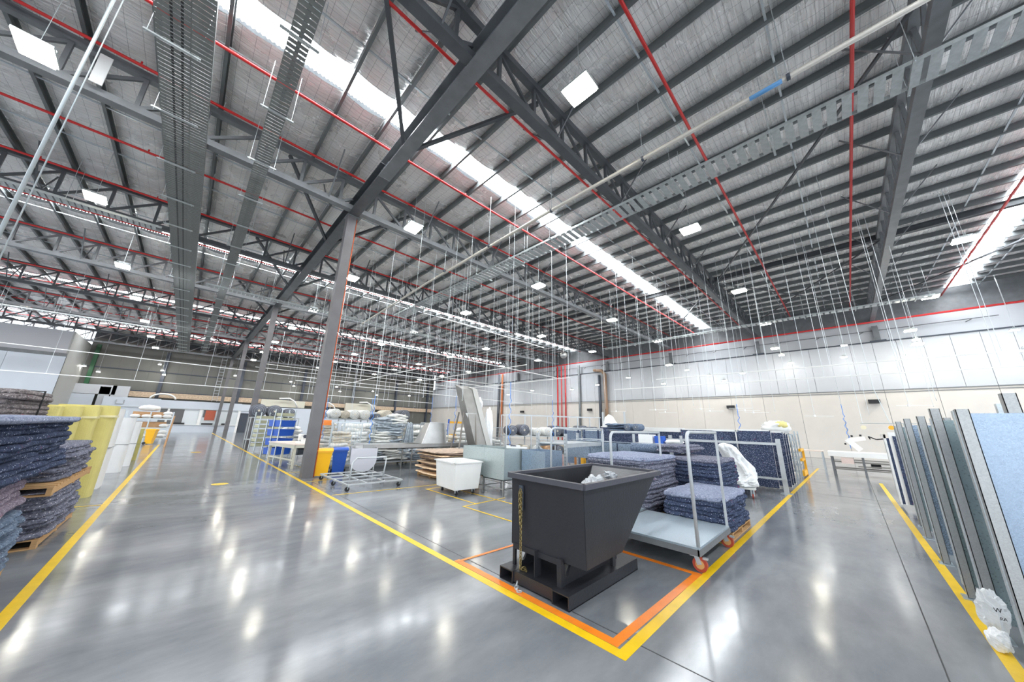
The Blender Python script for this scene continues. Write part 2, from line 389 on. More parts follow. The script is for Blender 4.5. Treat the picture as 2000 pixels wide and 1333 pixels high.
brme = MB()
brme.bar((PX[0], 0, PZ+.06), (3.3, 0, PZ+.06), .05, .04).bar((3.3, 0, PZ+.06), (WX, 0, PZ+.06+rise(WX)), .05, .04)
brme = brme.mesh('bridging_bar', GALV)
for a, b in zip(TY[:-1], TY[1:]):
    for t in (.33, .67): ob('bridging_bar', brme, CE, (0, a+(b-a)*t, 0))

# ------------------------------------------------------------------ roof trusses
P_ = 1.3
tx = [-26.0+P_*i for i in range(48)]
def tx_ok(x): return x < WX-.2
tx = [x for x in tx if tx_ok(x)]
bott = MB().box(-30, -.13, -.11, 3.2, .13, -.09).box(-30, -.13, .09, 3.2, .13, .11).box(-30, -.02, -.09, 3.2, .02, .09)
SL = math.atan(.017)
def chord(hw, hh, m, name):
    b = MB(); b.bar((-30, 0, 0), (3.2, 0, 0), hw*2, hh*2); b.bar((3.2, 0, 0), (WX+.3, 0, rise(WX+.3)), hw*2, hh*2); return b.mesh(name, m)
for ti, y in enumerate(TY):
    cm = STEEL if ti in (0, 2, 4, 6, 8) else STEELG
    names = ['roof truss nearest the camera side, right of the frame', 'long grey roof truss running to the right wall, rightmost in view', 'long dark roof truss crossing the heavy beam at top centre', 'grey roof truss above the nearest column', 'dark roof truss, next one behind the nearest column',
             'grey roof truss above the second column', 'dark roof truss between second and third columns', 'grey roof truss above the third column', 'dark roof truss between the two farthest columns', 'roof truss nearest the back wall']
    t = thing('roof_truss', names[ti], 'truss', (0, y, 0))
    if ti == 0: cA, cB = {}, {}
    key = cm.name
    if key not in cA:
        cA[key] = chord(.13, .10, cm, 'bottom_chord'); cB[key] = chord(.10, .10, cm, 'top_chord')
        cA[key+'v'] = MB().box(-.045, -.045, 0, .045, .045, TC-BC-.15).mesh('web_post', cm)
        cA[key+'d'] = MB().bar((0, 0, .0), (P_, 0, TC-BC-.18), .07, .09).mesh('web_diagonal', cm)
        cA[key+'e'] = MB().bar((P_, 0, .0), (0, 0, TC-BC-.18), .07, .09).mesh('web_diagonal', cm)
        cA[key+'f'] = MB().bar((0, .12, 0), (0, 1.25, TC-BC+.18), .045, .03).mesh('fly_brace', cm)
        cA[key+'g'] = MB().bar((0, -.12, 0), (0, -1.25, TC-BC+.18), .045, .03).mesh('fly_brace', cm)
    ob('bottom_chord', cA[key], t, (0, 0, BC)); ob('top_chord', cB[key], t, (0, 0, TC))
    for i, x in enumerate(tx):
        z = BC+.09+rise(x)
        ob('web_post', cA[key+'v'], t, (x, 0, z))
        if x+P_ < WX: ob('web_diagonal', cA[key+('d' if x < 3.2 else 'e')], t, (x, 0, z))
        if i % 3 == 1:
            ob('fly_brace', cA[key+'f'], t, (x-.4, 0, BC+rise(x))); ob('fly_brace', cA[key+'g'], t, (x-.4, 0, BC+rise(x)))
# ------------------------------------------------------------------ heavy beam on columns
bx = 3.2
t = thing('ridge_beam', 'heavy dark steel beam running away over the row of columns', 'beam', (bx, 0, 0))
for a, b in ((-8, 9.6), (9.62, 25.2), (25.22, 40.8), (40.82, 59.5)):
    o = part('beam_length', MB().box(-.19, a, 9.74, .19, b, 9.77).box(-.19, a, 10.27, .19, b, 10.30).box(-.02, a, 9.77, .02, b, 10.27), STEELG if a < 9 else STEEL, t)
for y in (9.61, 25.21, 40.81):
    part('splice_plate', MB().box(-.05, y-.35, 9.82, .05, y+.35, 10.22), STEELG, t)
    s = MB()
    for i in range(4):
        for j in range(3): s.tube([(-.075, y-.28+i*.18, 9.87+j*.13), (.075, y-.28+i*.18, 9.87+j*.13)], .016, 6)
    part('bolt_row', s, DARK, t)
for y in TY[1:-1]:
    for sgn in (-1, 1):
        part('knee_brace', MB().bar((sgn*.12, y+3.3, 9.85), (sgn*2.35, y+.15, 10.95), .10, .10), STEELG if y in (TY[7], TY[9]) else STEEL, t)
CY = [12.7, 28.0, 43.5, 58.2]
cl = ['nearest tall grey steel column beside the yellow and blue bins', 'second tall grey steel column, beside the tray racks', 'third tall grey steel column down the aisle', 'farthest tall grey steel column by the office']
for i, y in enumerate(CY):
    t = thing('steel_column', cl[i], 'column', (bx, y, 0))
    part('shaft', MB().box(-.16, -.16, .02, .16, -.14, 9.72).box(-.16, .14, .02, .16, .16, 9.72).box(-.16, -.14, .02, -.13, .14, 9.72).box(.13, -.14, .02, .16, .14, 9.72), COLM, t)
    part('base_plate', MB().box(-.2, -.2, 0, .2, .2, .02), COLM, t)
    part('cap_plate', MB().box(-.2, -.22, 9.72, .2, .22, 9.745), STEELG, t)
solo('column_conduit', MB().tube([(3.40, 12.62, .0), (3.40, 12.62, 9.7)], .018, 8), mat('orange_red_conduit', (.75, .16, .06), .4), 'thin orange red conduit running down the right side of the nearest column', 'conduit', smooth=True)
solo('junction_box', MB().box(-.14, -.04, -.1, .14, .04, .1), ORANGE, 'small orange box hanging right of the nearest column', 'box', (4.22, 15.0, 1.75)).scale = (1, 1, 1)
solo('box_hanger', MB().tube([(4.22, 15.0, 1.85), (4.22, 15.0, 11.35)], .006, 5), ROD, 'thin wire holding the orange box', 'wire')
# diagonal roof bracing
for i, (p, q) in enumerate([((9.4, -2.6, 10.9), (22.9, 4.7, 11.0)), ((22.9, -2.6, 11.2), (35.5, 4.7, 11.4)), ((22.9, 4.7, 11.2), (35.5, -2.6, 11.4)), ((22.9, 4.7, 11.2), (35.5, 12.3, 11.4)), ((22.9, -10.2, 11.2), (35.5, -2.6, 11.4)), ((22.9, 19.9, 11.2), (35.5, 12.3, 11.4))]):
    solo('roof_brace', MB().bar(p, q, .07, .07), STEEL, 'thin dark diagonal brace under the roof between two trusses', 'brace', group='diagonal braces under the roof')

# ------------------------------------------------------------------ sprinkler pipes
pipes = [(-9.2, 'red sprinkler pipe far right beyond the rightmost truss'), (-5.95, 'red sprinkler pipe along the edge of the rightmost skylight'), (-1.55, 'red sprinkler pipe just left of the rightmost truss'), (1.95, 'red sprinkler pipe midway between the two right trusses'),
         (5.55, 'red sprinkler pipe left of the dark truss at top centre'), (9.35, 'red sprinkler pipe along the edge of the middle skylight'), (11.85, 'red sprinkler pipe above the truss of the nearest column'), (15.6, 'red sprinkler pipe left of the nearest column')]
for y in TY[4:]:
    pipes.append((y-.35, 'red sprinkler pipe along the top of a far truss')); 
    if y < 55: pipes.append((y+3.4, 'red sprinkler pipe midway between far trusses'))
for y, lab in pipes:
    zz = 10.62 if y > 11 and y < 13 else 10.7
    if y in (11.85,) or y > 19: zz = 11.2 if False else 10.98
    x0 = -26
    o = thing('sprinkler_pipe', lab, 'pipe', (0, y, zz), group='far sprinkler pipes' if 'far' in lab else None)
    part('pipe_run', MB().tube([(x0, 0, 0), (3.2, 0, 0), (WX-.5, 0, rise(WX))], .042, 8), RED, o, True)
    hm = MB().bar((0, 0, 0), (0, 0, .22), .02).mesh('hanger', ROD); nm = MB().tube([(0, 0, 0), (0, 0, .12)], .02, 6).mesh('sprinkler_head', RED)
    for i in range(int((WX-1-x0)/3.0)):
        x = x0+1+3*i
        ob('sprinkler_head', nm, o, (x+1.3, 0, rise(x))); 
        if abs(y-9.35) > .1: ob('hanger', hm, o, (x, 0, rise(x)))
o = thing('sprinkler_main', 'red sprinkler main running along the top of the right wall', 'pipe', (WX-.25, 0, 10.15))
part('pipe_run', MB().tube([(0, -13, 0), (0, 59, 0)], .07, 8), RED, o, True)
for y in (26.0, 27.3, 26.65):
    solo('riser_pipe', MB().tube([(WX-.3, y, .1), (WX-.3, y, 10.0)], .09 if y != 26.65 else .07, 8), RED, {26.0: 'red riser pipe on the right wall, rightmost of three', 27.3: 'red riser pipe on the right wall, leftmost of three', 26.65: 'red riser pipe on the right wall, middle of three'}[y], 'pipe', smooth=True)
solo('riser_pipe', MB().tube([(WX-.3, 38.5, .1), (WX-.3, 38.5, 10.0)], .16, 10), mat('rust_orange_duct', (.55, .17, .06), .5), 'rust orange vertical pipe on the right wall, far end', 'pipe', smooth=True)
solo('riser_pipe', MB().tube([(WX-.3, 39.3, .1), (WX-.3, 39.3, 10.0)], .16, 10), DARK, 'black vertical pipe next to the rust orange one', 'pipe', smooth=True)
solo('exhaust_duct', MB().tube([(WX-.4, 20.0, .1), (WX-.4, 20.0, 8.2), (WX-.4, 20.4, 8.7), (WX-.4, 21.5, 8.9)], .2, 12), mat('brown_duct', (.35, .22, .14), .5), 'brown vertical exhaust duct bending at its top on the right wall', 'duct', smooth=True)
solo('exhaust_duct', MB().tube([(WX-.4, 20.8, .1), (WX-.4, 20.8, 8.2)], .17, 12), DARK, 'black vertical duct beside the brown exhaust duct', 'duct', smooth=True)
solo('wall_pipe', MB().tube([(WX-.3, 23.8, .1), (WX-.3, 23.8, 9.8)], .14, 8), STEELG, 'grey vertical pipe on the right wall beside the red risers', 'pipe', smooth=True)

# ------------------------------------------------------------------ high-bay lamps
def fitwire(o, rodlen):
    for c in o.children:
        if c.name.startswith('suspension_wire'): c.scale = (1, 1, (PZ+.17+rise(o.location.x)-o.location.z)/rodlen)
def lamp(name='high_bay_lamp', white=False, s=1.0, rod=1.6, pm=None):
    t = thing(name, 'bright rectangular high bay lamp hanging under the roof', 'lamp')
    part('housing', MB().box(-.24*s, -.30*s, .0, .24*s, .30*s, .05).box(-.13*s, -.16*s, .05, .13*s, .16*s, .13), GALVT, t)
    part('light_panel', MB().box(-.21*s, -.27*s, -.055, .21*s, .27*s, -.001), pm or (LITW if white else LAMPM), t)  # panel given extra depth, glowing sides added to brighten ceiling and trusses
    part('bracket', MB().bar((-.2*s, 0, .05), (-.2*s, 0, .2), .02).bar((.2*s, 0, .05), (.2*s, 0, .2), .02).bar((-.2*s, 0, .2), (.2*s, 0, .2), .02), GALVT, t)
    part('suspension_wire', MB().tube([(0, 0, .2), (0, 0, rod)], .006, 4), ROD, t)
    return t
L0 = lamp(rod=2.02, s=1.12); LW = lamp(white=True, s=.62, rod=3.2); L0s = lamp(rod=3.4, s=.95, pm=LITY)
near = {(5.0, 3.1): 'brightest high bay lamp right of the heavy beam at top centre', (12.6, 3.1): 'high bay lamp hanging right of the dark truss, second in its row', (5.0, 10.9): 'high bay lamp beside the top of the nearest column', (-3.8, 10.9): 'large high bay lamp at the top left corner',
        (-3.8, 17.6): 'high bay lamp left of the wide cable tray, second from the top left', (12.6, 10.9): 'high bay lamp in the middle of the hall by the galvanised tray', (20.8, 3.1): 'high bay lamp third along the row right of the dark truss', (20.8, -4.5): 'high bay lamp in front of the rightmost skylight'}
first = True; rowc = {}
for y in (-4.5, 3.1, 10.9, 17.6, 25.1, 31.6, 38.9, 46.1, 53.4):
    for x in (-18.5, -11.1, -3.8, 5.0, 12.6, 20.8, 29.0):
        if y < 0 and x < 20: continue
        if x < -11.2 and y < 46: continue
        if x == -11.1 and y < 38: continue
        lab = near.get((x, y)); rown = {-18.5: 'farthest left column of lamps', -11.1: 'second lamp file from the left', -3.8: 'file left of the wide cable tray', 5.0: 'file just right of the columns', 12.6: 'file over the sewing area', 20.8: 'third file right of the columns', 29.0: 'file nearest the right wall'}[x]
        rowk = rowc.get(x, 0)+1; rowc[x] = rowk
        lab = lab or 'high bay lamp %s from the front, %s' % (['one', 'two', 'three', 'four', 'five', 'six', 'seven', 'eight', 'nine'][rowk-1], rown)
        loc = (x, y, 9.33+.55*rise(x)); rz = rnd.uniform(-.08, .08)
        if first: L0.location = loc; o = L0; first = False; o['label'] = lab
        else: o = dup(L0, loc, rz, lab)
        o['group'] = 'high bay lamps under the roof'; fitwire(o, 2.02)
# lit panels added at bright spots on the right wall and the back wall
low = [(34.6, 3.0, 8.15), (34.9, 2.55, 7.45), (34.6, -.75, 8.4), (34.8, -.6, 7.55), (34.4, -4.2, 8.2), (34.9, -3.6, 7.2), (34.3, 10.3, 7.6), (34.9, 8.6, 7.0), (34.5, 16.5, 7.4), (34.6, 20.5, 6.9), (34.6, 5.9, 6.9), (34.8, 7.4, 6.4), (34.6, -8, 8.2), (34.5, -8.0, 6.9), (34.9, 12.9, 6.5), (34.9, 24.4, 6.6), (34.6, 31, 6.8), (34.7, 36, 6.5),
       (-3.4, 58.7, 8.1), (-3.05, 58.8, 7.4), (-2.8, 58.8, 6.9), (-9.0, 58.7, 7.1), (-7.9, 58.8, 6.6), (3.9, 58.6, 7.6), (4.4, 58.7, 7.0), (10.5, 58.6, 7.5), (11.0, 58.7, 6.9), (17.0, 58.7, 7.4), (17.6, 58.7, 6.7), (23.0, 58.6, 7.2), (23.8, 58.7, 6.6), (30.0, 58.6, 7.0)]
def fitwire_(o, rodlen):
    for c in o.children:
        if c.name.startswith('suspension_wire'): c.scale = (1, 1, (PZ+.12+rise(o.location.x)-o.location.z)/rodlen)
LW.location = low[0]; fitwire(LW, 3.2); tag(LW, 'small white lit panel hanging low in front of a wall', 'lamp', 'small white lit panels hanging by the walls')
for p in low[1:]: fitwire(dup(LW, p, 0, 'small white lit panel hanging low in front of a wall', 'small white lit panels hanging by the walls'), 3.2)
L0s.location = (33.2, 3.2, 8.5); fitwire(L0s, 3.4); tag(L0s, 'yellowish lit panel hanging by the right wall below the truss end', 'lamp', 'yellowish lit panels by the right wall')
for p in ((33.0, -3.9, 8.6), (33.6, -4.1, 7.75), (33.3, 11.6, 8.1)): fitwire(dup(L0s, p, 0, 'yellowish lit panel hanging by the right wall below the truss end', 'yellowish lit panels by the right wall'), 3.4)

# ------------------------------------------------------------------ cable trays
def ladder_tray(name, label, x, wdt, z, y0, y1, step, slatw, hang=2.4, group=None, vertical_rods=True, m=GALVT, yaw=0, loc=None, topz=None, slots=(), rods_=True):
    t = thing(name, label, 'cable tray', loc or (x, 0, z), yaw, group)
    part('side_rail', MB().box(-wdt/2-.012, y0, 0, -wdt/2, y1, .09), m, t); part('side_rail', MB().box(wdt/2, y0, 0, wdt/2+.012, y1, .09), m, t)
    n = int((y1-y0)/step); sme = MB().box(-wdt/2, 0, 0, wdt/2, slatw, .012).mesh('tray_slat', m)
    lim = min(n, 280)
    for i in range(lim): ob('tray_slat', sme, t, (0, y0+i*step, 0))
    if n > lim:
        b = MB()
        for i in range(lim, n): b.box(-wdt/2, y0+i*step, 0, wdt/2, y0+i*step+slatw, .012)
        o = part('tray_slats_far', b, m, t); o['kind'] = 'stuff'
    H = (topz or 11.1)-(loc[2] if loc else z)
    for sx in slots:
        b = MB()
        for i in range(int((y1-y0)/.09)): b.box(sx-.022, y0+i*.09, -.002, sx+.022, y0+i*.09+.055, .0)
        part('slot_row', b, BLACK, t)['kind'] = 'stuff'
    if not rods_: return t
    hb = MB().bar((-wdt/2-.18, 0, -.03), (wdt/2+.18, 0, -.03), .05, .04).mesh('support_channel', GALVT)
    hr = MB().tube([(0, 0, -.08), (0, 0, H)], .007, 5).mesh('hanger_rod', ROD)
    y = y0+.6
    while y < y1:
        ob('support_channel', hb, t, (0, y, 0)); ob('hanger_rod', hr, t, (-wdt/2-.13, y, 0)); ob('hanger_rod', hr, t, (wdt/2+.13, y, 0)); y += hang
    return t
ladder_tray('cable_tray', 'very wide perforated cable tray hanging at the upper left, running away', -1.75, .52, 9.6, 3.5, 56, .125, .10, m=TRAYD, slots=(-.02, .14))
ladder_tray('cable_tray', 'second perforated tray bolted along the right side of the very wide one', -1.30, .34, 9.6, 3.5, 56, .125, .10, m=TRAYD, rods_=False)
ladder_tray('cable_tray', 'narrow perforated cable tray right of the very wide one', .17, .36, 9.6, 3.8, 54, .13, .10, m=TRAYD)
ladder_tray('cable_tray', 'galvanised ladder tray with open rungs crossing below the right trusses', 9.75, .75, 9.35, -5.2, 22, .26, .17)
ladder_tray('cable_tray', 'thin ladder tray just inside the right wall', 28.5, .45, 9.45, -4.5, 16, .3, .2)
tl = ladder_tray('cable_tray', 'slotted cable tray crossing from the left edge to the wide tray', 0, .42, 9.35, -10, -2.2, .16, .11, loc=(0, 18.9, 9.35), yaw=-pi/2)
tl.location = (0, 18.9, 9.35)
ladder_tray('cable_tray', 'far slotted cable tray on the left, parallel to the trusses', 0, .4, 9.3, -14, -2.4, .22, .15, loc=(0, 41.5, 9.3), yaw=-pi/2)
ladder_tray('cable_tray', 'slotted cable tray crossing behind the nearest column', 0, .4, 9.0, -.6, 14, .2, .14, loc=(0, 24.0, 9.0), yaw=-pi/2)
# the cream conduit crossing the right half
t = thing('conduit', 'long cream coloured pipe slung below the trusses, running away from top right', 'pipe', (7.35, 0, 8.8))
part('pipe_run', MB().tube([(0, -5.5, 0), (0, 6, 0), (.15, 14, 0), (.6, 24, 0)], .055, 10), CONDUIT, t, True)
for y in (-3.2, -.3, 2.7, 5.8, 9, 12.2, 16, 20):
    part('clamp', MB().tube([(0, y-.03, 0), (0, y+.03, 0)], .07, 10), DARK, t); part('hanger_rod', MB().tube([(0, y, .05), (0, y, 2.3)], .008, 5), ROD, t)
part('printed_band', MB().tube([(.0, -.2, -.004), (0, .35, -.004)], .0555, 10), mat('blue_print', (.1, .3, .6), .4), t, True, label='blue printed band on the cream pipe')
# two slender conduits at the upper left edge
for dx, r_ in ((0, .013), (.05, .005)):
    solo('conduit', MB().tube([(-1.33+dx, 4.5, 2.6), (-1.33+dx, 4.5, 11.3)], r_, 8), ROD, 'shiny vertical conduit near the camera at the upper left edge' if dx == 0 else 'thin wire beside the shiny vertical conduit', 'pipe', smooth=True)
solo('truss_sign', MB().box(-3.38, 12.0, 9.95, -3.16, 12.03, 10.85), WHITE, 'white rectangular plate hanging on the left truss', 'sign')

# ------------------------------------------------------------------ thin rails over the work area with drop rods
def rail(label, p, q, n, top=10.8, r=.016, group=None):
    t = thing('service_rail', label, 'rail', (0, 0, 0), group=group)
    part('rail_bar', MB().bar(p, q, r*2, r*2.6), WHITE, t)
    p = Vector(p); q = Vector(q)
    for i in range(n):
        a = p+(q-p)*((i+.5)/n); part('drop_rod', MB().tube([a, (a.x, a.y, 11.34+rise(a.x))], .009, 4), RODW, t)
    return t
rail('upper white service rail along the right wall side', (20, -7.5, 4.77), (20, 7.8, 4.78), 7)
rail('lower white service rail along the right wall side', (20, -7.5, 4.22), (20, 10.6, 4.33), 8)
for i, (x, z, y0, y1) in enumerate([(17, 4.9, 12, 24), (14, 5.4, 13, 30), (10, 5.2, 16, 34)]):
    rail('thin white service rail over the sewing area', (x, y0, z), (x, y1, z), 5, group='thin rails over the sewing area')
rail('upper long white rail crossing the left half in front of the back wall', (-10.5, 30, 5.33), (18, 30, 5.1), 9)
rail('lower long white rail crossing the left half in front of the back wall', (-10.5, 30, 3.92), (18, 30, 3.9), 9)
for i, (y, z, x0, x1) in enumerate([(15.5, 5.6, 6.0, 20), (19, 4.7, 5.5, 24), (23, 5.6, 4.6, 26), (26.5, 4.5, 5, 28), (34, 6.4, 4, 30), (40, 6.8, 4, 32), (12.5, 6.6, 7.5, 15)]):
    rail('thin white service rail over the sewing area', (x0, y, z), (x1, y, z-.05), 8, group='thin rails over the sewing area')
# single hanging rods, some with blue coiled hoses
rods = [(8.4, 8.6, 1.9), (11.9, 9.4, 2.6), (9.5, 13.6, 2.2), (7.2, 12.8, 3.0), (5.6, 16.5, 2.1), (13.5, 13.5, 2.8), (15, 17, 3), (12, 20, 2.6), (18, 14.8, 2.8), (17, 8.5, 3.1), (19, 5.6, 3.2), (14.5, 6.3, 4.0), (22, 2.6, 3.0), (22, .1, 2.5), (24, -.8, 2.9), (24, 4.6, 3.1), (26, 8.4, 3.2), (16, 1.4, 3.3),
        (7.5, 17.5, 3), (9, 22, 3), (6.8, 25, 2.8), (21, -2.6, 3.3), (20, 11.3, 3.2), (27, -3.2, 3.4), (4.5, 20.2, 3.0), (16, 24, 3), (20, 22, 3), (24, 16, 3.1), (5.3, 13.2, 2.6)]
r5 = random.Random(21)
for i in range(75):
    x = r5.uniform(5, 32); y = r5.uniform(8, 46)
    if abs(x-3.2) > 1: rods.append((x, y, r5.uniform(2.6, 6.0)))
for i, (x, y, z) in enumerate(rods):
    t = thing('hanging_rod', 'thin steel rod hanging from the roof over the work area', 'rod', (x, y, z), group='rods hanging over the work area')
    part('rod', MB().tube([(0, 0, 0), (0, 0, 11.34+rise(x)-z)], .008 if i < 29 else .006, 5), RODW if i < 29 else ROD, t)
    part('hook', MB().tube([(0, 0, 0), (.03, 0, -.05), (.0, 0, -.1), (-.03, 0, -.06)], .008, 5), ROD, t)
hoses = [(8.4, 8.6, 3.4, 1.0), (11.9, 9.4, 3.0, 1.0), (5.3, 13.2, 2.9, 1.0), (9.5, 13.6, 3.2, .9), (12, 20, 3.6, .8), (22, .1, 3.2, 1.2), (4.8, 17.5, 2.9, 1.0), (16, 3.1, 2.9, 1.0), (7.9, 20, 3.2, 1.0)]
for i, (x, y, z1, z0) in enumerate(hoses):
    pts = []
    n = 60
    for k in range(n+1):
        u = k/n; a = u*26*pi*.5; rr = .035 if .25 < u < .95 else .0
        pts.append((rr*math.cos(a), rr*math.sin(a), z1-z0-(z1-z0)*u))
    solo('coiled_air_hose', MB().tube(pts, .012, 5), HOSE, 'blue coiled air hose hanging over the work area', 'hose', (x, y, z0), group='blue air hoses over the work area')
for i, (x, y, z) in enumerate([(18, 3.48, 2.86), (18, 3.2, 2.75), (18, 2.9, 2.66), (18, 5.0, 2.85), (18, 4.6, 2.75), (18, 7.2, 2.85), (18, 6.7, 2.72), (18, 9.5, 2.8), (18, -1.6, 2.85), (18, .9, 2.5)]):
    t = thing('balance_hanger', 'small three armed balance hanger on a thin wire in front of the cream wall', 'hanger', (x, y, z), group='balance hangers in front of the cream wall')
    part('hub', MB().tube([(0, 0, -.03), (0, 0, .05)], .04, 8), WHITE, t)
    part('arm', MB().bar((0, 0, 0), (.1, -.55, .0), .03, .015), WHITE, t); part('arm', MB().bar((0, 0, 0), (-.1, .3, .0), .03, .015), WHITE, t)
    part('wire', MB().tube([(0, 0, .05), (0, 0, 7.8)], .006, 4), ROD, t)
for x, y, z, lab in ((WX-.3, 7.4, 4.0, 'small black speaker on the cream wall, behind the blue felt panels'), (WX-.3, -1.6, 4.2, 'small black speaker on the cream wall, nearest the right aisle'), (WX-.3, 22.4, 4.0, 'small black speaker beside the exhaust duct'), (WX-.3, 34, 3.9, 'small black speaker at the far end of the cream wall')):
    solo('wall_speaker', MB().box(-.12, -.3, -.12, .15, .3, .16).bar((.1, 0, 0), (.25, 0, .05), .06), BLACK, lab, 'speaker', (x, y, z))
b = bmesh.new(); bmesh.ops.create_uvsphere(b, u_segments=20, v_segments=12, radius=.26); me = bpy.data.meshes.new('ball'); b.to_mesh(me); b.free(); me.materials.append(STAIN)
o = ob('security_dome', me, None, (20, 14.7, 7.25)); tag(o, 'round silver ball hanging on a long white rod', 'ball')
part('rod', MB().tube([(0, 0, .2), (0, 0, 4.4)], .03, 8), WHITE, o)

# ------------------------------------------------------------------ floor markings
def tape(label, pts, wd, m=TAPE, z=.0022, group=None):
    b = MB()
    for (x0, y0), (x1, y1) in zip(pts[:-1], pts[1:]):
        d = Vector((x1-x0, y1-y0)).normalized(); n = Vector((-d.y, d.x))*wd/2; e = d*wd/2
        a = Vector((x0, y0))-e; c = Vector((x1, y1))+e
        q = [a-n, c-n, c+n, a+n]; i = len(b.v)
        b.v += [(p.x, p.y, z-.0015) for p in q]+[(p.x, p.y, z) for p in q]
        b.f += [(i, i+3, i+2, i+1), (i+4, i+5, i+6, i+7), (i, i+1, i+5, i+4), (i+1, i+2, i+6, i+5), (i+2, i+3, i+7, i+6), (i+3, i, i+4, i+7)]
        z += .0004
    return solo('floor_line', b, m, label, 'floor marking', group=group)
tape('yellow line on the floor by the left stacks of felt', [(-.80, .5), (-.82, 33)], .10)
tape('yellow aisle line on the floor past the columns, turning the corner at the black hopper', [(2.93, 57), (2.95, 1.62), (25, 1.55)], .10)
tape('yellow line on the floor of the right aisle beside the galvanised frames', [(3.2, -.64), (19.8, -.5)], .10)
tape('orange line on the floor boxing in the black hopper', [(3.05, 4.05), (3.05, 1.74), (5.14, 1.70), (5.14, 3.0)], .09, TAPEO, .003)
tape('short orange line behind the black hopper', [(3.05, 4.04), (5.1, 3.95)], .05, TAPEO, .005)
for pts, lab in (([(3.06, 9.45), (6.2, 9.2)], 'thin yellow floor line between frame trolley and white tub'), ([(5.9, 8.8), (5.33, 8.79), (5.31, 6.5), (4.93, 6.49), (4.95, 4.4)], 'thin yellow floor line stepping around the white tub'),
                 ([(5.31, 6.51), (6.3, 6.58)], 'short yellow floor line in front of the galvanised tanks'), ([(6.0, 8.3), (5.99, 5.2)], 'thin yellow floor line under the galvanised tanks'), ([(3.0, 11.9), (4.6, 12.1)], 'thin yellow floor line in front of the wheelie bins'),
                 ([(3.0, 14.3), (3.7, 14.3), (3.7, 17.5)], 'thin yellow floor line by the sewing table'), ([(4.6, 15.5), (9.0, 15.2)], 'thin yellow floor line below the bundles of grey fabric'), ([(6.79, 1.95), (6.78, 1.62)], 'short yellow floor line at the trolley wheel'), ([(-1.3, 11.25), (-.82, 11.2)], 'short yellow floor line by the left pallets'), ([(3.0, 22.4), (4.4, 22.4)], 'thin yellow floor line by the blue crate rack')):
    tape(lab, pts, .045, TAPE, .004)
def disc(x, y, rx, ry, lab):
    b = MB(); pts = [(rx*math.cos(2*pi*i/28), ry*math.sin(2*pi*i/28)) for i in range(28)]
    b.prism(pts, .0005, .002, 'z'); o = solo('floor_sign', b, TAPE, lab, 'floor marking', (x, y, 0), R(-45))
    r = MB(); r.prism([(p[0]*.55, p[1]*.5) for p in pts], .0021, .0026, 'z'); part('symbol', r, mat('olive_print', (.45, .36, .03), .4), o)
    r = MB().box(-rx*.3, -.012, .0027, rx*.3, .012, .003).box(-.012, -ry*.3, .0027, .012, ry*.3, .003); part('symbol_mark', r, TAPE, o)
disc(1.10, 12.86, .19, .19, 'round yellow floor sign in the main aisle, nearer one'); disc(.85, 25.15, .22, .22, 'round yellow floor sign in the main aisle, farther one')

# ------------------------------------------------------------------ black tipping hopper
t = thing('tipping_hopper', 'large black steel tipping hopper inside the orange floor box', 'hopper', (3.27, 2.17, 0))
def poly(parent, name, quads, th, m, label=None, smooth=False):
    me = MB()
    for q in quads:
        i = len(me.v); me.v += q; me.f.append(tuple(range(i, i+len(q))))
    o = part(name, me, m, parent, smooth, label)
    md = o.modifiers.new('s', 'SOLIDIFY'); md.thickness = th; md.offset = 0
    return o
Wy = 1.10
# local x to the right, y away; profile in xz: back wall x=0, slope on +x
A0, A1, B0, B1 = (0, 1.17), (1.95, 1.17), (.02, .365), (.80, .375)
M0 = (.015, .75)
body = MB()
prof = [A0, M0, B0, B1, A1]
quads = [[(p[0], 0, p[1]) for p in prof], [(p[0], Wy, p[1]) for p in prof][::-1]]
for a, b_ in zip(prof[:-1], prof[1:]): quads.append([(a[0], 0, a[1]), (a[0], Wy, a[1]), (b_[0], Wy, b_[1]), (b_[0], 0, b_[1])])
poly(t, 'body', quads, .012, HOP)
lip = MB()
for p, q in (((-.03, -.03), (2.0, -.03)), ((2.0, -.03), (2.0, Wy+.03)), ((2.0, Wy+.03), (-.03, Wy+.03)), ((-.03, Wy+.03), (-.03, -.03))):
    lip.bar((p[0], p[1], 1.175), (q[0], q[1], 1.175), .06, .06)
part('rim', lip, mat('hopper_rim', (.07, .07, .085), .38, 0, .1, 20, .05, 2), t)
base = MB()
for y in (.12, .93):
    base.box(-.13, y, .0, 1.42, y+.012, .12).box(-.13, y+.21, .0, 1.42, y+.222, .12).box(-.13, y, .12, 1.42, y+.222, .132).box(-.13, y, 0, 1.42, y+.222, .008)
part('fork_pocket', base, HOP, t)
part('base_frame', MB().box(-.11, .34, .02, -.095, .93, .13).box(-.10, .34, .118, 1.34, .93, .13).box(1.32, .34, .02, 1.335, .93, .13), HOP, t)
for y in (.30, .95):
    part('rocker_rail', MB().box(.02, y, .132, 1.2, y+.012, .2).prism([(.1, .2), (.2, .34), (.9, .34), (1.1, .2)], y, y+.03), HOP, t)
part('upright', MB().box(-.04, .28, .13, .0, .34, .40).box(.0, .29, .13, .05, .33, .34), HOP, t)
part('upright', MB().box(.02, .64, .13, .05, .66, .42).box(-.06, .645, .13, .03, .655, .40), HOP, t)
part('upright', MB().box(.92, .2, .13, .98, .24, .44), HOP, t)
part('upright', MB().box(.02, 1.04, .13, .05, 1.08, .5), HOP, t, label='rear upright plate under the rim side')
part('cross_angle', MB().box(.0, .3, .32, .04, 1.06, .38), HOP, t)
part('latch_bar', MB().box(-.035, .88, .78, -.012, .94, 1.07), DARK, t)
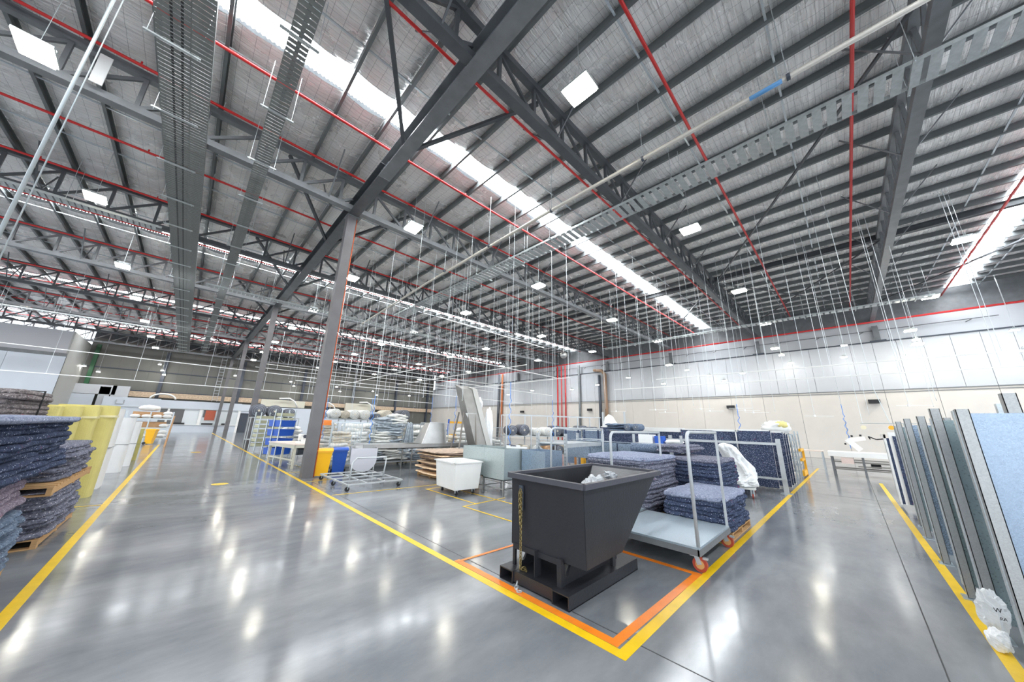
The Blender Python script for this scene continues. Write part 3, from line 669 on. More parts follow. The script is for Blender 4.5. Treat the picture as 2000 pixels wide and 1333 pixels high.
def chain(parent, pts, m=CHAINM, s=.024, name='chain'):
    b = MB(); pts = [Vector(p) for p in pts]; i = 0
    for p, q in zip(pts[:-1], pts[1:]):
        L_ = (q-p).length; n = max(1, int(L_/(s*1.35))); d = (q-p).normalized()
        a = Vector((0, 0, 1)) if abs(d.z) < .9 else Vector((0, 1, 0)); u = d.cross(a).normalized(); v = d.cross(u)
        for k in range(n):
            c = p+d*(L_*(k+.5)/n); e = u if i % 2 else v; i += 1
            ring = [c+d*(s*math.cos(g))+e*(s*.62*math.sin(g)) for g in [2*pi*j/8 for j in range(9)]]
            b.tube(ring, s*.2, 5, False)
    return part(name, b, m, parent)
chain(t, [(-.04, .91, 1.03), (-.045, .90, .62), (-.05, .92, 1.0)]); chain(t, [(-.045, .89, 1.0), (-.06, .87, .155), (-.02, .82, .15), (-.05, .78, .15), (.0, .85, .16), (-.06, .88, .15)])
chain(t, [(-.14, .84, .05), (-.20, .80, .012), (-.24, .74, .012), (-.20, .72, .012)], GALV, .03, 'hook_chain')
b = MB(); rr_ = random.Random(5)
def crumple(rx, ry, rz, n=22, amp=.25, seed=0, mflat=0):
    r_ = random.Random(seed); ph = [(r_.uniform(2, 6), r_.uniform(2, 6), r_.uniform(0, 6), r_.uniform(0, 6)) for _ in range(6)]
    def fn(u, v):
        th = u*2*pi; f = v*pi; x = math.sin(f)*math.cos(th); y = math.sin(f)*math.sin(th); z = math.cos(f)
        k = 1
        for a, c, p, q in ph: k += amp/6*math.sin(a*x*2+p+c*z)*math.cos(c*y*2+q)*1.6
        k += r_.uniform(-.03, .03) if .02 < v < .98 and .01 < u < .99 else 0
        return (rx*x*k, ry*y*k, max(-mflat if mflat else -9, rz*z*k))
    return MB().grid(fn, n, n)
clear = mat('clear_plastic', (.80, .83, .86), .2, 0, .6, 12, alpha=.65)
solo('plastic_film', crumple(.19, .15, .12, 30, .4, 4), clear, 'crumpled clear plastic film lying in the black hopper', 'plastic film', (4.62, 2.85, .98))
solo('paper_scrap', crumple(.13, .10, .05, 14, .8, 9), mat('scrap', (.4, .42, .45), .7, 0, .8, 20, .4, 15), 'small grey scrap beside the film in the black hopper', 'scrap', (4.92, 2.75, 1.09))

# ------------------------------------------------------------------ trolleys
def platform_trolley(name, label, loc, rz=0, w_=1.55, l_=1.35, hz=1.78, handles=(0,), red=REDW):
    t = thing(name, label, 'trolley', loc, rz)
    part('deck', MB().box(0, 0, .27, w_, l_, .30), galv('deck_galv', (.42, .50, .56), .34, .6, 25) if 'deck_galv' not in MATS else MATS['deck_galv'], t)
    part('deck_frame', MB().box(-.01, -.01, .20, w_+.01, .02, .275).box(-.01, l_-.02, .20, w_+.01, l_+.01, .275).box(-.01, 0, .20, .02, l_, .275).box(w_-.02, 0, .20, w_+.01, l_, .275), STEELG, t)
    for hy in handles:
        y = hy*l_+(.02 if hy == 0 else -.02); pts = [(.04, y, .28), (.04, y, hz-.12)]
        for k in range(1, 6): a = pi/2*k/5; pts.append((.04+.12*(1-math.cos(a)), y, hz-.12+.12*math.sin(a)))
        pts += [(w_-.02, y, hz)]
        part('push_handle', MB().tube(pts, .024, 10), TUBEG, t, True)
        part('handle_post', MB().cbox(w_-.03, y, .28+(hz-.26)/2, .045, .03, hz-.26), TUBEG, t)
    for x, y in ((.08, .08), (w_-.08, .08), (.08, l_-.08), (w_-.08, l_-.08)):
        c = MB(); c.cbox(x, y, .19, .11, .11, .02); c.bar((x-.03, y-.02, .18), (x-.03, y-.05, .09), .01, .06); c.bar((x+.03, y-.02, .18), (x+.03, y-.05, .09), .01, .06); c.cbox(x, y-.12, .17, .05, .06, .02)
        cc = part('caster', c, GALV, t); part('wheel', MB().tube([(x-.022, y-.05, .09), (x+.022, y-.05, .09)], .09, 22), red, cc); part('hub', MB().tube([(x-.028, y-.05, .09), (x+.028, y-.05, .09)], .055, 14), BRASS, cc)
    return t
platform_trolley('platform_trolley', 'flat grey platform trolley with upright handle, right behind the black hopper', (5.18, 1.66, 0))
platform_trolley('platform_trolley', 'grey tube handled trolley standing behind the hopper, middle of three', (5.6, 3.10, 0), w_=2.3, l_=.9, hz=1.74)
platform_trolley('platform_trolley', 'grey tube handled trolley behind the hopper, left of three', (6.3, 5.05, 0), rz=R(-8), w_=2.0, l_=.8, hz=1.78)

# ------------------------------------------------------------------ felt pads
def pad_mesh(lx, ly, h, m, seed, fold=True):
    r_ = random.Random(seed); nu, nv = 26, 18; ph = [r_.uniform(0, 6) for _ in range(6)]
    b = MB(); top = []; bot = []
    def edge(t_, k): return .014*math.sin(t_*9+ph[k])+.010*math.sin(t_*23+ph[k+1])+r_.uniform(-.007, .007)
    ex0 = [edge(j/nv*3, 0) for j in range(nv+1)]; ex1 = [edge(j/nv*3, 1) for j in range(nv+1)]; ey0 = [edge(i/nu*3, 2) for i in range(nu+1)]; ey1 = [edge(i/nu*3, 3) for i in range(nu+1)]
    def pt(i, j, s):
        u, v = .5-.5*math.cos(pi*i/nu), .5-.5*math.cos(pi*j/nv); du = min(u, 1-u)*lx; dv = min(v, 1-v)*ly; d = min(du, dv); rad = h*.62
        k = math.sqrt(max(0, 1-(1-min(d, rad)/rad)**2))
        x = -lx/2+u*lx+(ex0[j]*(1-u)+ex1[j]*u)*1.2; y = -ly/2+v*ly+(ey0[i]*(1-v)+ey1[i]*v)*1.2
        a_, b_ = 2*u-1, 2*v-1; x *= math.sqrt(1-.16*b_**6); y *= math.sqrt(1-.16*a_**6)
        z = h/2 + s*k*h/2 + .008*math.sin(x*5+ph[4])*math.sin(y*4+ph[5])
        return (x, y, z)
    def us(n): # denser near the edges
        return None
    for s in (1, -1):
        base = len(b.v)
        for i in range(nu+1):
            for j in range(nv+1): b.v.append(pt(i, j, s))
        for i in range(nu):
            for j in range(nv):
                a = base+i*(nv+1)+j; b.f.append((a, a+1, a+nv+2, a+nv+1))
    o_ = (nu+1)*(nv+1)
    for i in range(nu):
        for j in (0, nv): a = i*(nv+1)+j; b.f.append((a, a+nv+1, a+nv+1+o_, a+o_))
    for j in range(nv):
        for i in (0, nu): a = i*(nv+1)+j; b.f.append((a, a+1, a+1+o_, a+o_))
    return b.mesh('felt_pad', m, True)
PADC = {}
ORD = ['first', 'second', 'third', 'fourth', 'fifth', 'sixth', 'seventh', 'eighth', 'ninth', 'tenth', 'eleventh', 'twelfth', 'thirteenth', 'fourteenth', 'fifteenth', 'sixteenth', 'seventeenth', 'eighteenth', 'nineteenth', 'twentieth', 'twenty first', 'twenty second']
def stack(label, group, x, y, z0, lx, ly, h, n, m, seed=0, jit=.025, rz=0, sag=0, topm=None):
    r_ = random.Random(seed+11); vs = []
    for k in range(3):
        key = (round(lx, 1), round(ly, 1), round(h, 2), m.name, k)
        if key not in PADC: PADC[key] = pad_mesh(lx, ly, h*1.16, m, seed*7+k)
        vs.append(PADC[key])
    for i in range(n):
        me = vs[i % 3]
        if topm and i >= n-1:
            key = ('t', round(lx, 1), round(ly, 1), topm.name)
            if key not in PADC: PADC[key] = pad_mesh(lx, ly, h*1.16, topm, seed*7+5)
            me = PADC[key]
        o = ob('felt_pad', me, None, (x+r_.uniform(-jit, jit)+sag*i/n, y+r_.uniform(-jit, jit), z0+i*h), rz+r_.uniform(-.012, .012)+(pi if i % 2 else 0))
        k = n-1-i
        pos = 'topmost of its pile' if k == 0 else ('lowest of its pile' if i == 0 else ORD[k]+' from the top')
        tag(o, label+', '+pos, 'felt pad', group)
def pallet(label, x, y, z, lx=1.1, ly=1.1, rz=0, m=WOOD):
    t = thing('pallet', label, 'pallet', (x, y, z), rz)
    sl = MB().box(-lx/2, -.05, .105, lx/2, .05, .125).mesh('slat', m); sb = MB().box(-lx/2, -.05, 0, lx/2, .05, .018).mesh('bottom_slat', m)
    n = max(5, int(ly/.18))
    for i in range(n): ob('slat', sl, t, (0, -ly/2+.05+(ly-.1)*i/(n-1), 0))
    for i in range(3): ob('bottom_slat', sb, t, (0, -ly/2+.05+(ly-.1)*i/2, 0))
    st = MB().box(-.025, -ly/2, .018, .025, ly/2, .105).mesh('stringer', m)
    for x_ in (-lx/2+.03, 0, lx/2-.03): ob('stringer', st, t, (x_, 0, 0))
    return t
pallet('wooden pallet on the floor at the lower left edge under blue felt', -1.72, 5.75, 0, 1.25, 2.3)
pallet('wooden pallet on the floor at left, under the big grey felt pile', -1.72, 9.2, 0, 1.25, 2.1)
pallet('wooden pallet lying on top of the grey felt pile at left', -1.72, 9.3, .70, 1.25, 2.7)
stack('blue grey felt pad, bottom pile at the left edge', 'blue grey felt pads, lowest left pile', -1.72, 5.9, .13, 1.3, 2.5, .062, 9, BLUEF, 1, .035)
stack('pinkish grey felt pad, pile on the blue one at left', 'pinkish felt pads at the left', -1.78, 6.0, .70, 1.25, 2.5, .07, 5, PINKF, 2, .04)
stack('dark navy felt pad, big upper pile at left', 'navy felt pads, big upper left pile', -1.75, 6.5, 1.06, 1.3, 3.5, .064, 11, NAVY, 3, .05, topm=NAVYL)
stack('grey felt pad, pile between the two left pallets', 'grey felt pads between the left pallets', -1.72, 9.2, .13, 1.25, 2.2, .062, 9, GREYF, 4, .05)
stack('grey felt pad, pile on the upper left pallet', 'grey felt pads on the upper left pallet', -1.75, 9.5, .83, 1.25, 2.3, .061, 8, GREYF, 6, .05)
stack('brown grey felt pad, strapped high pile at left', 'brown grey felt pads, strapped high pile', -2.52, 9.7, 1.33, 1.4, 1.9, .075, 11, BROWNG, 7, .04)
solo('packing_strap', MB().box(-.74, -.01, 0, -.72, .01, .84).box(.72, -.01, 0, .74, .01, .84).box(-.74, -.01, .84, .74, .01, .855).box(-.35, -.99, 0, -.32, -.97, .84).box(-.35, .97, 0, -.32, .99, .84).box(-.35, -.99, .84, -.32, .99, .855), BLACK, 'black strap around the brown grey felt pile at the top left', 'strap', (-2.52, 9.7, 1.33))
stack('grey felt pad, pile hidden behind the strapped one', 'felt pads behind the strapped pile', -3.9, 11.6, .1, 1.8, 1.6, .1, 22, GREYF, 9, .05)
# floor stacks right behind the hopper
pallet('wooden pallet under the low navy felt pile by the right aisle', 7.75, 2.2, 0, 1.4, 1.0)
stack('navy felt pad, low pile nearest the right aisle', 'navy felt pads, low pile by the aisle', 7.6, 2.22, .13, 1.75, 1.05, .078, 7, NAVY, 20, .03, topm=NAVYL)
pallet('wooden pallet under the tall navy felt pile', 9.2, 2.7, 0, 1.5, 1.2)
stack('dark navy felt pad, tall pile behind the trolley handle', 'navy felt pads, tall pile', 9.2, 2.72, .13, 1.5, 1.25, .075, 14, NAVY, 21, .03, topm=GREYF)
pallet('wooden pallet under the wide grey felt pile behind the hopper', 7.8, 3.6, 0, 1.5, 1.2)
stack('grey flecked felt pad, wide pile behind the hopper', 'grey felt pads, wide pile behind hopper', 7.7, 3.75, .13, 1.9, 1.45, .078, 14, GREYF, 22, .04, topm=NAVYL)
stack('short navy felt strip, heap behind the wide pile', 'navy felt strips behind hopper', 9.3, 4.6, .02, 1.5, 1.0, .09, 7, NAVY, 23, .05)
stack('loose felt piece, on top of the tall navy pile', 'loose felt pieces on the tall pile', 9.7, 3.3, 1.25, 1.5, .7, .06, 3, GREYF, 24, .09)
for i, (x, y, z, l, mm, lb) in enumerate([(9.35, 4.0, 1.30, 1.0, BLUEF, 'rolled blue grey felt on top of the piles behind the hopper')]):
    solo('felt_roll', MB().tube([(0, -l/2, 0), (0, l/2, 0)], .12, 14), mm, lb, 'roll', (x, y, z), smooth=True)

# ------------------------------------------------------------------ foam blocks and sheets on the left
def foam(label, x, y, lx, ly, h, m, lean=0, group=None, lab2=None):
    b = MB(); n = 10
    def fn(u, v):
        a = u*2*pi; c, s = math.cos(a), math.sin(a); e = .35
        X_ = math.copysign(abs(c)**e, c)*lx/2; Y_ = math.copysign(abs(s)**e, s)*ly/2
        return (X_+lean*v*h, Y_*(1+.02*math.sin(v*7)), v*h)
    b.grid(fn, 36, 8); k = len(b.v); b.f.append(tuple(9*i+8 for i in range(36))); b.f.append(tuple(9*i for i in range(36))[::-1])
    return solo('foam_block', b, m, label, 'foam', (x, y, 0), group=group)
ys = [(10.2, 1.2, 2.00), (11.3, 1.0, 1.99), (12.2, .9, 2.0)]
for i, (y, l, h) in enumerate([(8.3, 1.1, 1.93), (9.35, .95, 1.95)]): pass
FB = [(-2.45, 10.95, .9, .42, 1.94, 'standing yellow foam block, leftmost of the row'), (-2.25, 11.32, .9, .42, 1.96, 'standing yellow foam block, second from the left'), (-2.05, 11.72, .9, .42, 1.98, 'standing yellow foam block, third from the left'), (-1.85, 12.12, .9, .42, 2.0, 'standing yellow foam block, fourth from the left'), (-1.62, 12.62, .9, .6, 2.03, 'standing yellow foam block with green labels, rightmost of the row')]
for x, y, lx, ly, h, lab in FB:
    o = foam(lab, x, y, lx, ly, h, FOAM)
    part('tape_band', MB().box(-lx/2-.004, -ly/2-.004, h-.27, lx/2+.004, ly/2+.004, h-.22), mat('clear_tape', (.72, .66, .40), .3), o)
    if 'green' in lab: part('green_label', MB().box(-.08, -ly/2-.012, h-.24, .04, -ly/2-.004, h-.18).box(-.08, -ly/2-.012, h-.34, .04, -ly/2-.004, h-.28), GREEN, o)
solo('foam_offcut', MB().prism([(-.3, 0), (.28, 0), (.0, .5)], -.02, .02, 'y'), FOAM, 'triangular pale foam offcut leaning on the foam blocks', 'foam', (-2.30, 10.72, 1.42), R(10))
for i, (x, y, lx, ly, h, lab) in enumerate([(-1.62, 14.0, .85, .9, 1.98, 'stack of white foam sheets standing beside the yellow blocks'), (-1.55, 17.4, .8, .5, 1.75, 'narrow white foam sheet bundle, second white one'), (-1.5, 19.3, .8, .35, 1.6, 'thin white foam sheets leaning, third white one'), (-1.45, 21.6, .7, .12, 1.3, 'thin yellow foam sheet on the floor past the white ones')]):
    o = foam(lab, x, y, lx, ly, h, FOAM if 'yellow foam sheet' in lab else WFOAM)
    part('seam', MB().box(-lx/2-.006, -ly/2-.006, h*.5, lx/2+.006, ly/2+.006, h*.5+.012), STEELG, o)
    if i == 0: part('orange_sticker', MB().box(.0, -ly/2-.01, 1.5, .2, -ly/2-.002, 1.68), ORANGE, o)
t = thing('sheet_trolley', 'grey sided trolley holding thin foam sheets at left', 'trolley', (-1.7, 20.6, 0))
part('side_panel', MB().box(-.5, -.02, .2, .5, .02, 1.3), GALV, t); part('side_panel', MB().box(-.5, .7, .2, .5, .74, 1.3), GALV, t); part('base', MB().box(-.5, -.02, .15, .5, .74, .2), GALV, t)
for x, y in ((-.4, .05), (.4, .05), (-.4, .65), (.4, .65)): caster(t, x, y, .15, r=.06)
# rack with brown boards and wrapped packs
t = thing('storage_rack', 'open steel rack with brown boards and white packs at the end of the left row', 'rack', (-2.9, 35.6, 0))
for x in (0, 1.15, 2.3): 
    for y in (0, .7): part('upright', MB().cbox(x, y, 1.1, .07, .07, 2.2), GALV, t)
for z in (.25, .95, 1.6): part('shelf_beam', MB().box(0, -.03, z, 2.3, 0, z+.1).box(0, .7, z, 2.3, .73, z+.1), GALV, t); part('shelf', MB().box(0, 0, z+.07, 2.3, .7, z+.09), GALV, t)
for z, h in ((.35, .25), (1.05, .4), (1.7, .45)):
    solo('board_stack', MB().box(-.9, -.25, 0, .9, .3, h), CARD, {.35: 'brown boards on the lowest shelf of the left rack', 1.05: 'brown boards on the middle shelf of the left rack', 1.7: 'brown boards on the top shelf of the left rack'}[z], 'boards', (-1.75, 36.05, z))
pk = MB(); 
pm_ = crumple(.26, .2, .13, 14, .25, 3).mesh('white_pack', WHITE, True)
for x, z in ((-3.2, 1.84), (-2.65, 1.84), (-2.1, 1.84), (-1.6, 1.86), (-1.6, 2.08), (-3.2, .50), (-2.6, .50), (-1.65, .5), (-1.65, 1.20), (-1.65, .75)):
    tag(ob('white_pack', pm_, None, (x+.72, 35.6, z)), 'small white wrapped pack on the front of the left rack', 'pack', 'white packs on the left rack')
solo('brown_board', MB().prism([(-.04, 0), (.04, 0), (.10, 1.9), (.05, 1.9)], -.9, .9, 'y'), CARD, 'tall brown board leaning at the right end of the left rack', 'board', (-.52, 31.5, 0))
solo('white_bundle', crumple(.55, .35, .2, 18, .25, 12), WHITE, 'white wrapped bundle on top of the left rack', 'bundle', (-1.9, 36, 2.42), smooth=True)

# ------------------------------------------------------------------ wheelie bins
def wheelie(label, m, loc, rz, h=.93, w_=.46):
    t = thing('wheelie_bin', label, 'bin', loc, rz); hb = h*.9
    b = MB(); d0, d1, w0, w1 = .30, .44, w_*.38, w_*.5
    b.quadbox([(-w0, -d0/2, .04), (w0, -d0/2, .04), (w0, d0/2, .04), (-w0, d0/2, .04), (-w1, -d1*.55, hb), (w1, -d1*.55, hb), (w1, d1*.5, hb), (-w1, d1*.5, hb)])
    part('body', b, m, t)
    part('rim', MB().box(-w1-.02, -d1*.55-.02, hb-.05, w1+.02, d1*.5+.02, hb), m, t)
    part('lid', MB().quadbox([(-w1-.03, -d1*.55-.04, hb), (w1+.03, -d1*.55-.04, hb), (w1+.03, d1*.5+.04, hb), (-w1-.03, d1*.5+.04, hb), (-w1, -d1*.45, hb+.05), (w1, -d1*.45, hb+.05), (w1, d1*.45, hb+.07), (-w1, d1*.45, hb+.07)]), m, t)
    part('handle', MB().tube([(-w1*.7, d1*.5+.07, hb-.02), (w1*.7, d1*.5+.07, hb-.02)], .015, 8), m, t)
    part('foot_recess', MB().prism([(.10*math.cos(a), .04+.07*math.sin(a)) for a in [pi*i/10 for i in range(11)]], -d0/2-.012, -d0/2+.03), m, t)
    for s in (-1, 1): part('wheel', MB().tube([(s*(w0+.01), d0/2+.02, .08), (s*(w0+.06), d0/2+.02, .08)], .08, 18), BLACK, t)
    part('axle', MB().tube([(-w0-.03, d0/2+.02, .08), (w0+.03, d0/2+.02, .08)], .012, 8), GALV, t)
    return t
wheelie('yellow wheelie bin beside the nearest column', YEL, (3.66, 12.80, 0), R(-18), w_=.50)
wheelie('blue wheelie bin to the right of the yellow one', BLUE, (4.28, 13.12, 0), R(-18), w_=.48)
wheelie('yellow wheelie bin at the far end of the left row', YEL, (-1.35, 33.6, 0), R(75), 1.05, .55)

# ------------------------------------------------------------------ half round steel trough on legs
t = thing('half_round_trough', 'half round sheet steel trough on thin legs behind the frame trolley', 'trough', (4.74, 12.1, 0), R(-18))
th = MB(); rr = .42; pts = []
prof = [(-rr, .92)]+[(rr*math.cos(a), .56+rr*math.sin(a)) for a in [pi+pi*i/16 for i in range(17)]]+[(rr, .92)]
quads = [[(a[0], 0, a[1]), (b_[0], 0, b_[1]), (b_[0], 1.5, b_[1]), (a[0], 1.5, a[1])] for a, b_ in zip(prof[:-1], prof[1:])]
poly(t, 'shell', quads, .008, STAIN, smooth=False)
poly(t, 'end_plate', [[(p[0], 0, p[1]) for p in prof]], .008, mat('pale_sheet', (.50, .50, .54), .4, .4), t and None)
poly(t, 'end_plate', [[(p[0], 1.5, p[1]) for p in prof]], .008, STAIN)
for x in (-.34, .34):
    for y in (.05, 1.45): part('leg', MB().cbox(x*1.05, y, .45, .03, .03, .9), STAIN, t)
# ------------------------------------------------------------------ open frame trolley
t = thing('frame_trolley', 'low open frame trolley of white tube with push handle', 'trolley', (3.45, 9.65, 0))
fr = MB()
for y in (0, .62, 1.25, 1.85, 2.45): fr.bar((0, y, .17), (1.55, y, .17), .035)
for x in (0, .52, 1.03, 1.55): fr.bar((x, 0, .17), (x, 2.45, .17), .035)
part('base_frame', fr, TUBEG, t)
hd = MB().tube([(.35, .9, .17), (.42, 1.0, .62), (.55, 1.05, .74), (1.45, 1.05, .74), (1.42, .95, .60), (1.35, .9, .17)], .024, 8); hd.bar((.37, .92, .3), (1.36, .92, .3), .03)
part('push_handle', hd, TUBEG, t, True)
for x, y, m_ in ((.05, .05, REDW), (1.5, .05, REDW), (.05, 1.2, BLACK), (1.5, 1.2, BLACK), (.05, 2.4, BLACK), (1.5, 2.4, BLACK)): caster(t, x, y, .155, BLACK, .06)

# ------------------------------------------------------------------ long stainless conveyor table with chute tower
t = thing('conveyor_table', 'long stainless trough table running behind the white tub', 'conveyor', (4.9, 12.7, 0), R(0))
tb = MB().box(0, 0, .82, 6.2, .02, 1.0).box(0, .9, .82, 6.2, .92, 1.0).box(0, 0, .82, 6.2, .92, .85).box(0, -.03, .98, 6.2, 0, 1.0).box(0, .92, .98, 6.2, .95, 1.0)
part('trough', tb, STAIN, t)
for x in (.1, 2.0, 3.9, 6.0):
    for y in (.05, .87): part('leg', MB().cbox(x, y, .41, .04, .04, .82), STAIN, t)
    part('brace', MB().bar((x, .05, .55), (x+.28, .05, .80), .02).bar((x, .05, .55), (x-.28 if x > .5 else x, .05, .80), .02), STAIN, t)
part('side_hood', MB().quadbox([(2.4, .02, 1.0), (3.6, .02, 1.0), (3.6, .7, 1.0), (2.4, .7, 1.0), (2.75, .1, 1.85), (3.5, .1, 1.85), (3.5, .5, 1.85), (2.75, .5, 1.85)]), STAIN, t)
part('hood_frame', MB().bar((2.4, .0, 1.0), (2.75, .08, 1.87), .04, .02).bar((3.6, .0, 1.0), (3.5, .08, 1.87), .04, .02).bar((2.75, .08, 1.87), (3.5, .08, 1.87), .04, .02), mat('bright_steel', (.7, .7, .7), .3, .6), t)
t = thing('chute_conveyor', 'tall steep stainless chute leaning back on two poles, highest thing on the work floor', 'conveyor', (8.9, 11.4, 0))
ch = MB(); ch.quadbox([(.15, -.1, .95), (.75, -.1, .95), (.75, .45, .95), (.15, .45, .95), (-.45, .35, 3.35), (.12, .35, 3.35), (.12, .85, 3.55), (-.45, .85, 3.55)])
part('chute_body', ch, mat('mid_steel', (.30, .295, .28), .38, .6, .08, 20, .1, 3), t)
sp_ = MB(); sp_.quadbox([(.75, -.14, .9), (1.02, -.14, .9), (1.02, .48, .9), (.75, .48, .9), (.12, .31, 3.4), (.38, .31, 3.4), (.38, .88, 3.55), (.12, .88, 3.55)])
part('side_plate', sp_, mat('pale_side', (.46, .46, .44), .4, .4), t)
for p, q in (((-.75, -.05, 0), (-.28, .3, 2.35)), ((.1, -.35, 0), (.25, .2, 2.35)), ((-.5, 1.0, 0), (-.25, .7, 2.35))): part('support_pole', MB().tube([p, q], .035, 8), mat('dull_pole', (.20, .18, .16), .5, .3), t)
part('gusset', MB().prism([(-.3, 2.3), (.3, 2.3), (.1, 1.7)], .15, .18), STAIN, t)
b_ = crumple(.22, .2, 1.0, 24, .12, 31)
solo('white_wrap', b_, WRAP, 'white plastic draped behind the tall stainless chute', 'plastic', (10.15, 11.8, 1.6))
solo('white_wrap', crumple(.22, .22, .3, 16, .25, 32), WRAP, 'white plastic scrap caught high on the tall stainless chute', 'plastic', (9.55, 11.9, 2.75))

# ------------------------------------------------------------------ stack of brown boards
BOARDT = mat('top_board', (.42, .32, .25), .85, 0, .5, 12, .3, 8)
k = 0
for z, m_, s in ((.13, BOARD, 1), (.18, BROWNF, .80), (.24, BROWNF, .82), (.29, BOARD, 1), (.34, BROWNF, .82), (.40, BROWNF, .84), (.45, BOARD, 1.02), (.50, BROWNF, .84), (.56, BROWNF, .85), (.61, BOARD, 1.0), (.66, BROWNF, .9), (.72, BOARD, 1.0), (.77, BROWNF, .98), (.83, BOARDT, 1.0)):
    b = pad_mesh(1.9*s, 1.9*s, .045, m_, 60+k); o = ob('brown_board', b, None, (7.35+.06*((k*7) % 5-2), 10.6+.05*((k*3) % 5-2), z), .04*((k*5) % 3-1)); k += 1
    tag(o, 'ragged brown board behind the white tub, %s from the bottom' % ORD[k-1], 'board', 'brown boards in the stack')
pallet('wooden pallet under the ragged brown boards', 7.35, 10.6, 0, 1.7, 1.7)
# ------------------------------------------------------------------ white tub
t = thing('tub_trolley', 'white plastic tub trolley on four casters', 'tub', (5.80, 7.98, 0), R(84))
def tubbox(b, w0, d0, w1, d1, z0, z1, th):
    o = [(-w0, -d0), (w0, -d0), (w0, d0), (-w0, d0)]; O = [(-w1, -d1), (w1, -d1), (w1, d1), (-w1, d1)]
    for i in range(4):
        j = (i+1) % 4; a, c = o[i], o[j]; A, C_ = O[i], O[j]; k_ = 1-th
        b.quadbox([(a[0], a[1], z0), (c[0], c[1], z0), (c[0]*k_, c[1]*k_, z0), (a[0]*k_, a[1]*k_, z0), (A[0], A[1], z1), (C_[0], C_[1], z1), (C_[0]*k_, C_[1]*k_, z1), (A[0]*k_, A[1]*k_, z1)])
    b.box(-w0, -d0, z0, w0, d0, z0+.02); return b
o = part('tub', tubbox(MB(), .52, .37, .58, .42, .13, .82, .05), WHITE, t)
md = o.modifiers.new('b', 'BEVEL'); md.width = .01; md.segments = 2
part('rim', MB().box(-.62, -.46, .80, .62, -.41, .83).box(-.62, .41, .80, .62, .46, .83).box(-.62, -.46, .80, -.57, .46, .83).box(.57, -.46, .80, .62, .46, .83), WHITE, t)
for x, y in ((-.40, -.26), (.40, -.26), (-.40, .26), (.40, .26)): caster(t, x, y, .135, r=.05)
# ------------------------------------------------------------------ galvanised tanks on stands
for i, (x, y, wx, wy, z0, z1, lab) in enumerate([(6.72, 8.02, .75, 1.0, .42, 1.19, 'galvanised sheet tank on a stand, left of the row behind the white tub'), (6.75, 7.1, .8, .85, .38, 1.19, 'galvanised sheet tank on a stand, middle of the row'), (7.35, 6.2, .75, .85, .36, 1.17, 'bluish galvanised tank on a stand, right of the row, behind the hopper rim')]):
    t = thing('sheet_tank', lab, 'tank', (x, y, 0))
    part('tank', tubbox(MB(), wx/2, wy/2, wx/2, wy/2, z0, z1, .02), galv('tank_sheet', (.44, .50, .50), .3, .6) if i == 0 else (MATS['tank_sheet'] if i == 1 else galv('tank_blue', (.30, .38, .48), .28, .7, 60)), t)
    for a in (-1, 1):
        for c in (-1, 1): part('leg', MB().cbox(a*(wx/2-.02), c*(wy/2-.02), z0/2, .035, .035, z0), STAIN, t)
    part('stretcher', MB().bar((-wx/2, -wy/2, .18), (-wx/2, wy/2, .18), .025).bar((wx/2, -wy/2, .18), (wx/2, wy/2, .18), .025).bar((-wx/2, -wy/2, .18), (wx/2, -wy/2, .18), .025), STAIN, t)
o = solo('white_cutout', MB().box(-.3, -.01, 0, -.18, .01, .08).box(-.18, -.01, 0, -.02, .01, .05).box(-.02, -.01, 0, .1, .01, .09).box(.1, -.01, 0, .3, .01, .05), WHITE, 'notched white plastic strip standing on the galvanised tanks', 'strip', (6.9, 6.75, 1.19), R(-50))

# ------------------------------------------------------------------ low pallet racking behind the hopper
t = thing('pallet_rack', 'grey bolted steel racking with one beam level behind the black hopper', 'rack', (8.2, 6.0, 0), R(6))
UP = [(0, 0), (0, 1.4), (2.0, -1.5), (2.0, -.1)]
def upright(mb_, x, y, h):
    mb_.box(x-.045, y-.035, 0, x-.04, y+.035, h).box(x-.045, y-.035, 0, x+.045, y-.03, h).box(x-.045, y+.03, 0, x+.045, y+.035, h); return mb_
rx, ry = 2.6, 1.0
for x in (0, rx):
    for y in (0, ry):
        part('upright', upright(MB(), x, y, 1.62), TUBEG, t)
        hs = MB()
        for i in range(15): hs.cbox(x-.047, y, .15+i*.1, .003, .016, .03)
        part('slot_row', hs, DARK, t)
    part('frame_brace', MB().bar((x, 0, .55), (x, ry, 1.25), .03).bar((x, ry, .1), (x, 0, .5), .03).bar((x, 0, 1.42), (x, ry, 1.42), .03), TUBEG, t)
for y in (0, ry): part('beam', MB().box(.04, y-.03, 1.22, rx-.04, y+.03, 1.34), TUBEG, t)
part('deck', MB().box(.04, .0, 1.30, rx-.04, ry, 1.33), GALV, t)

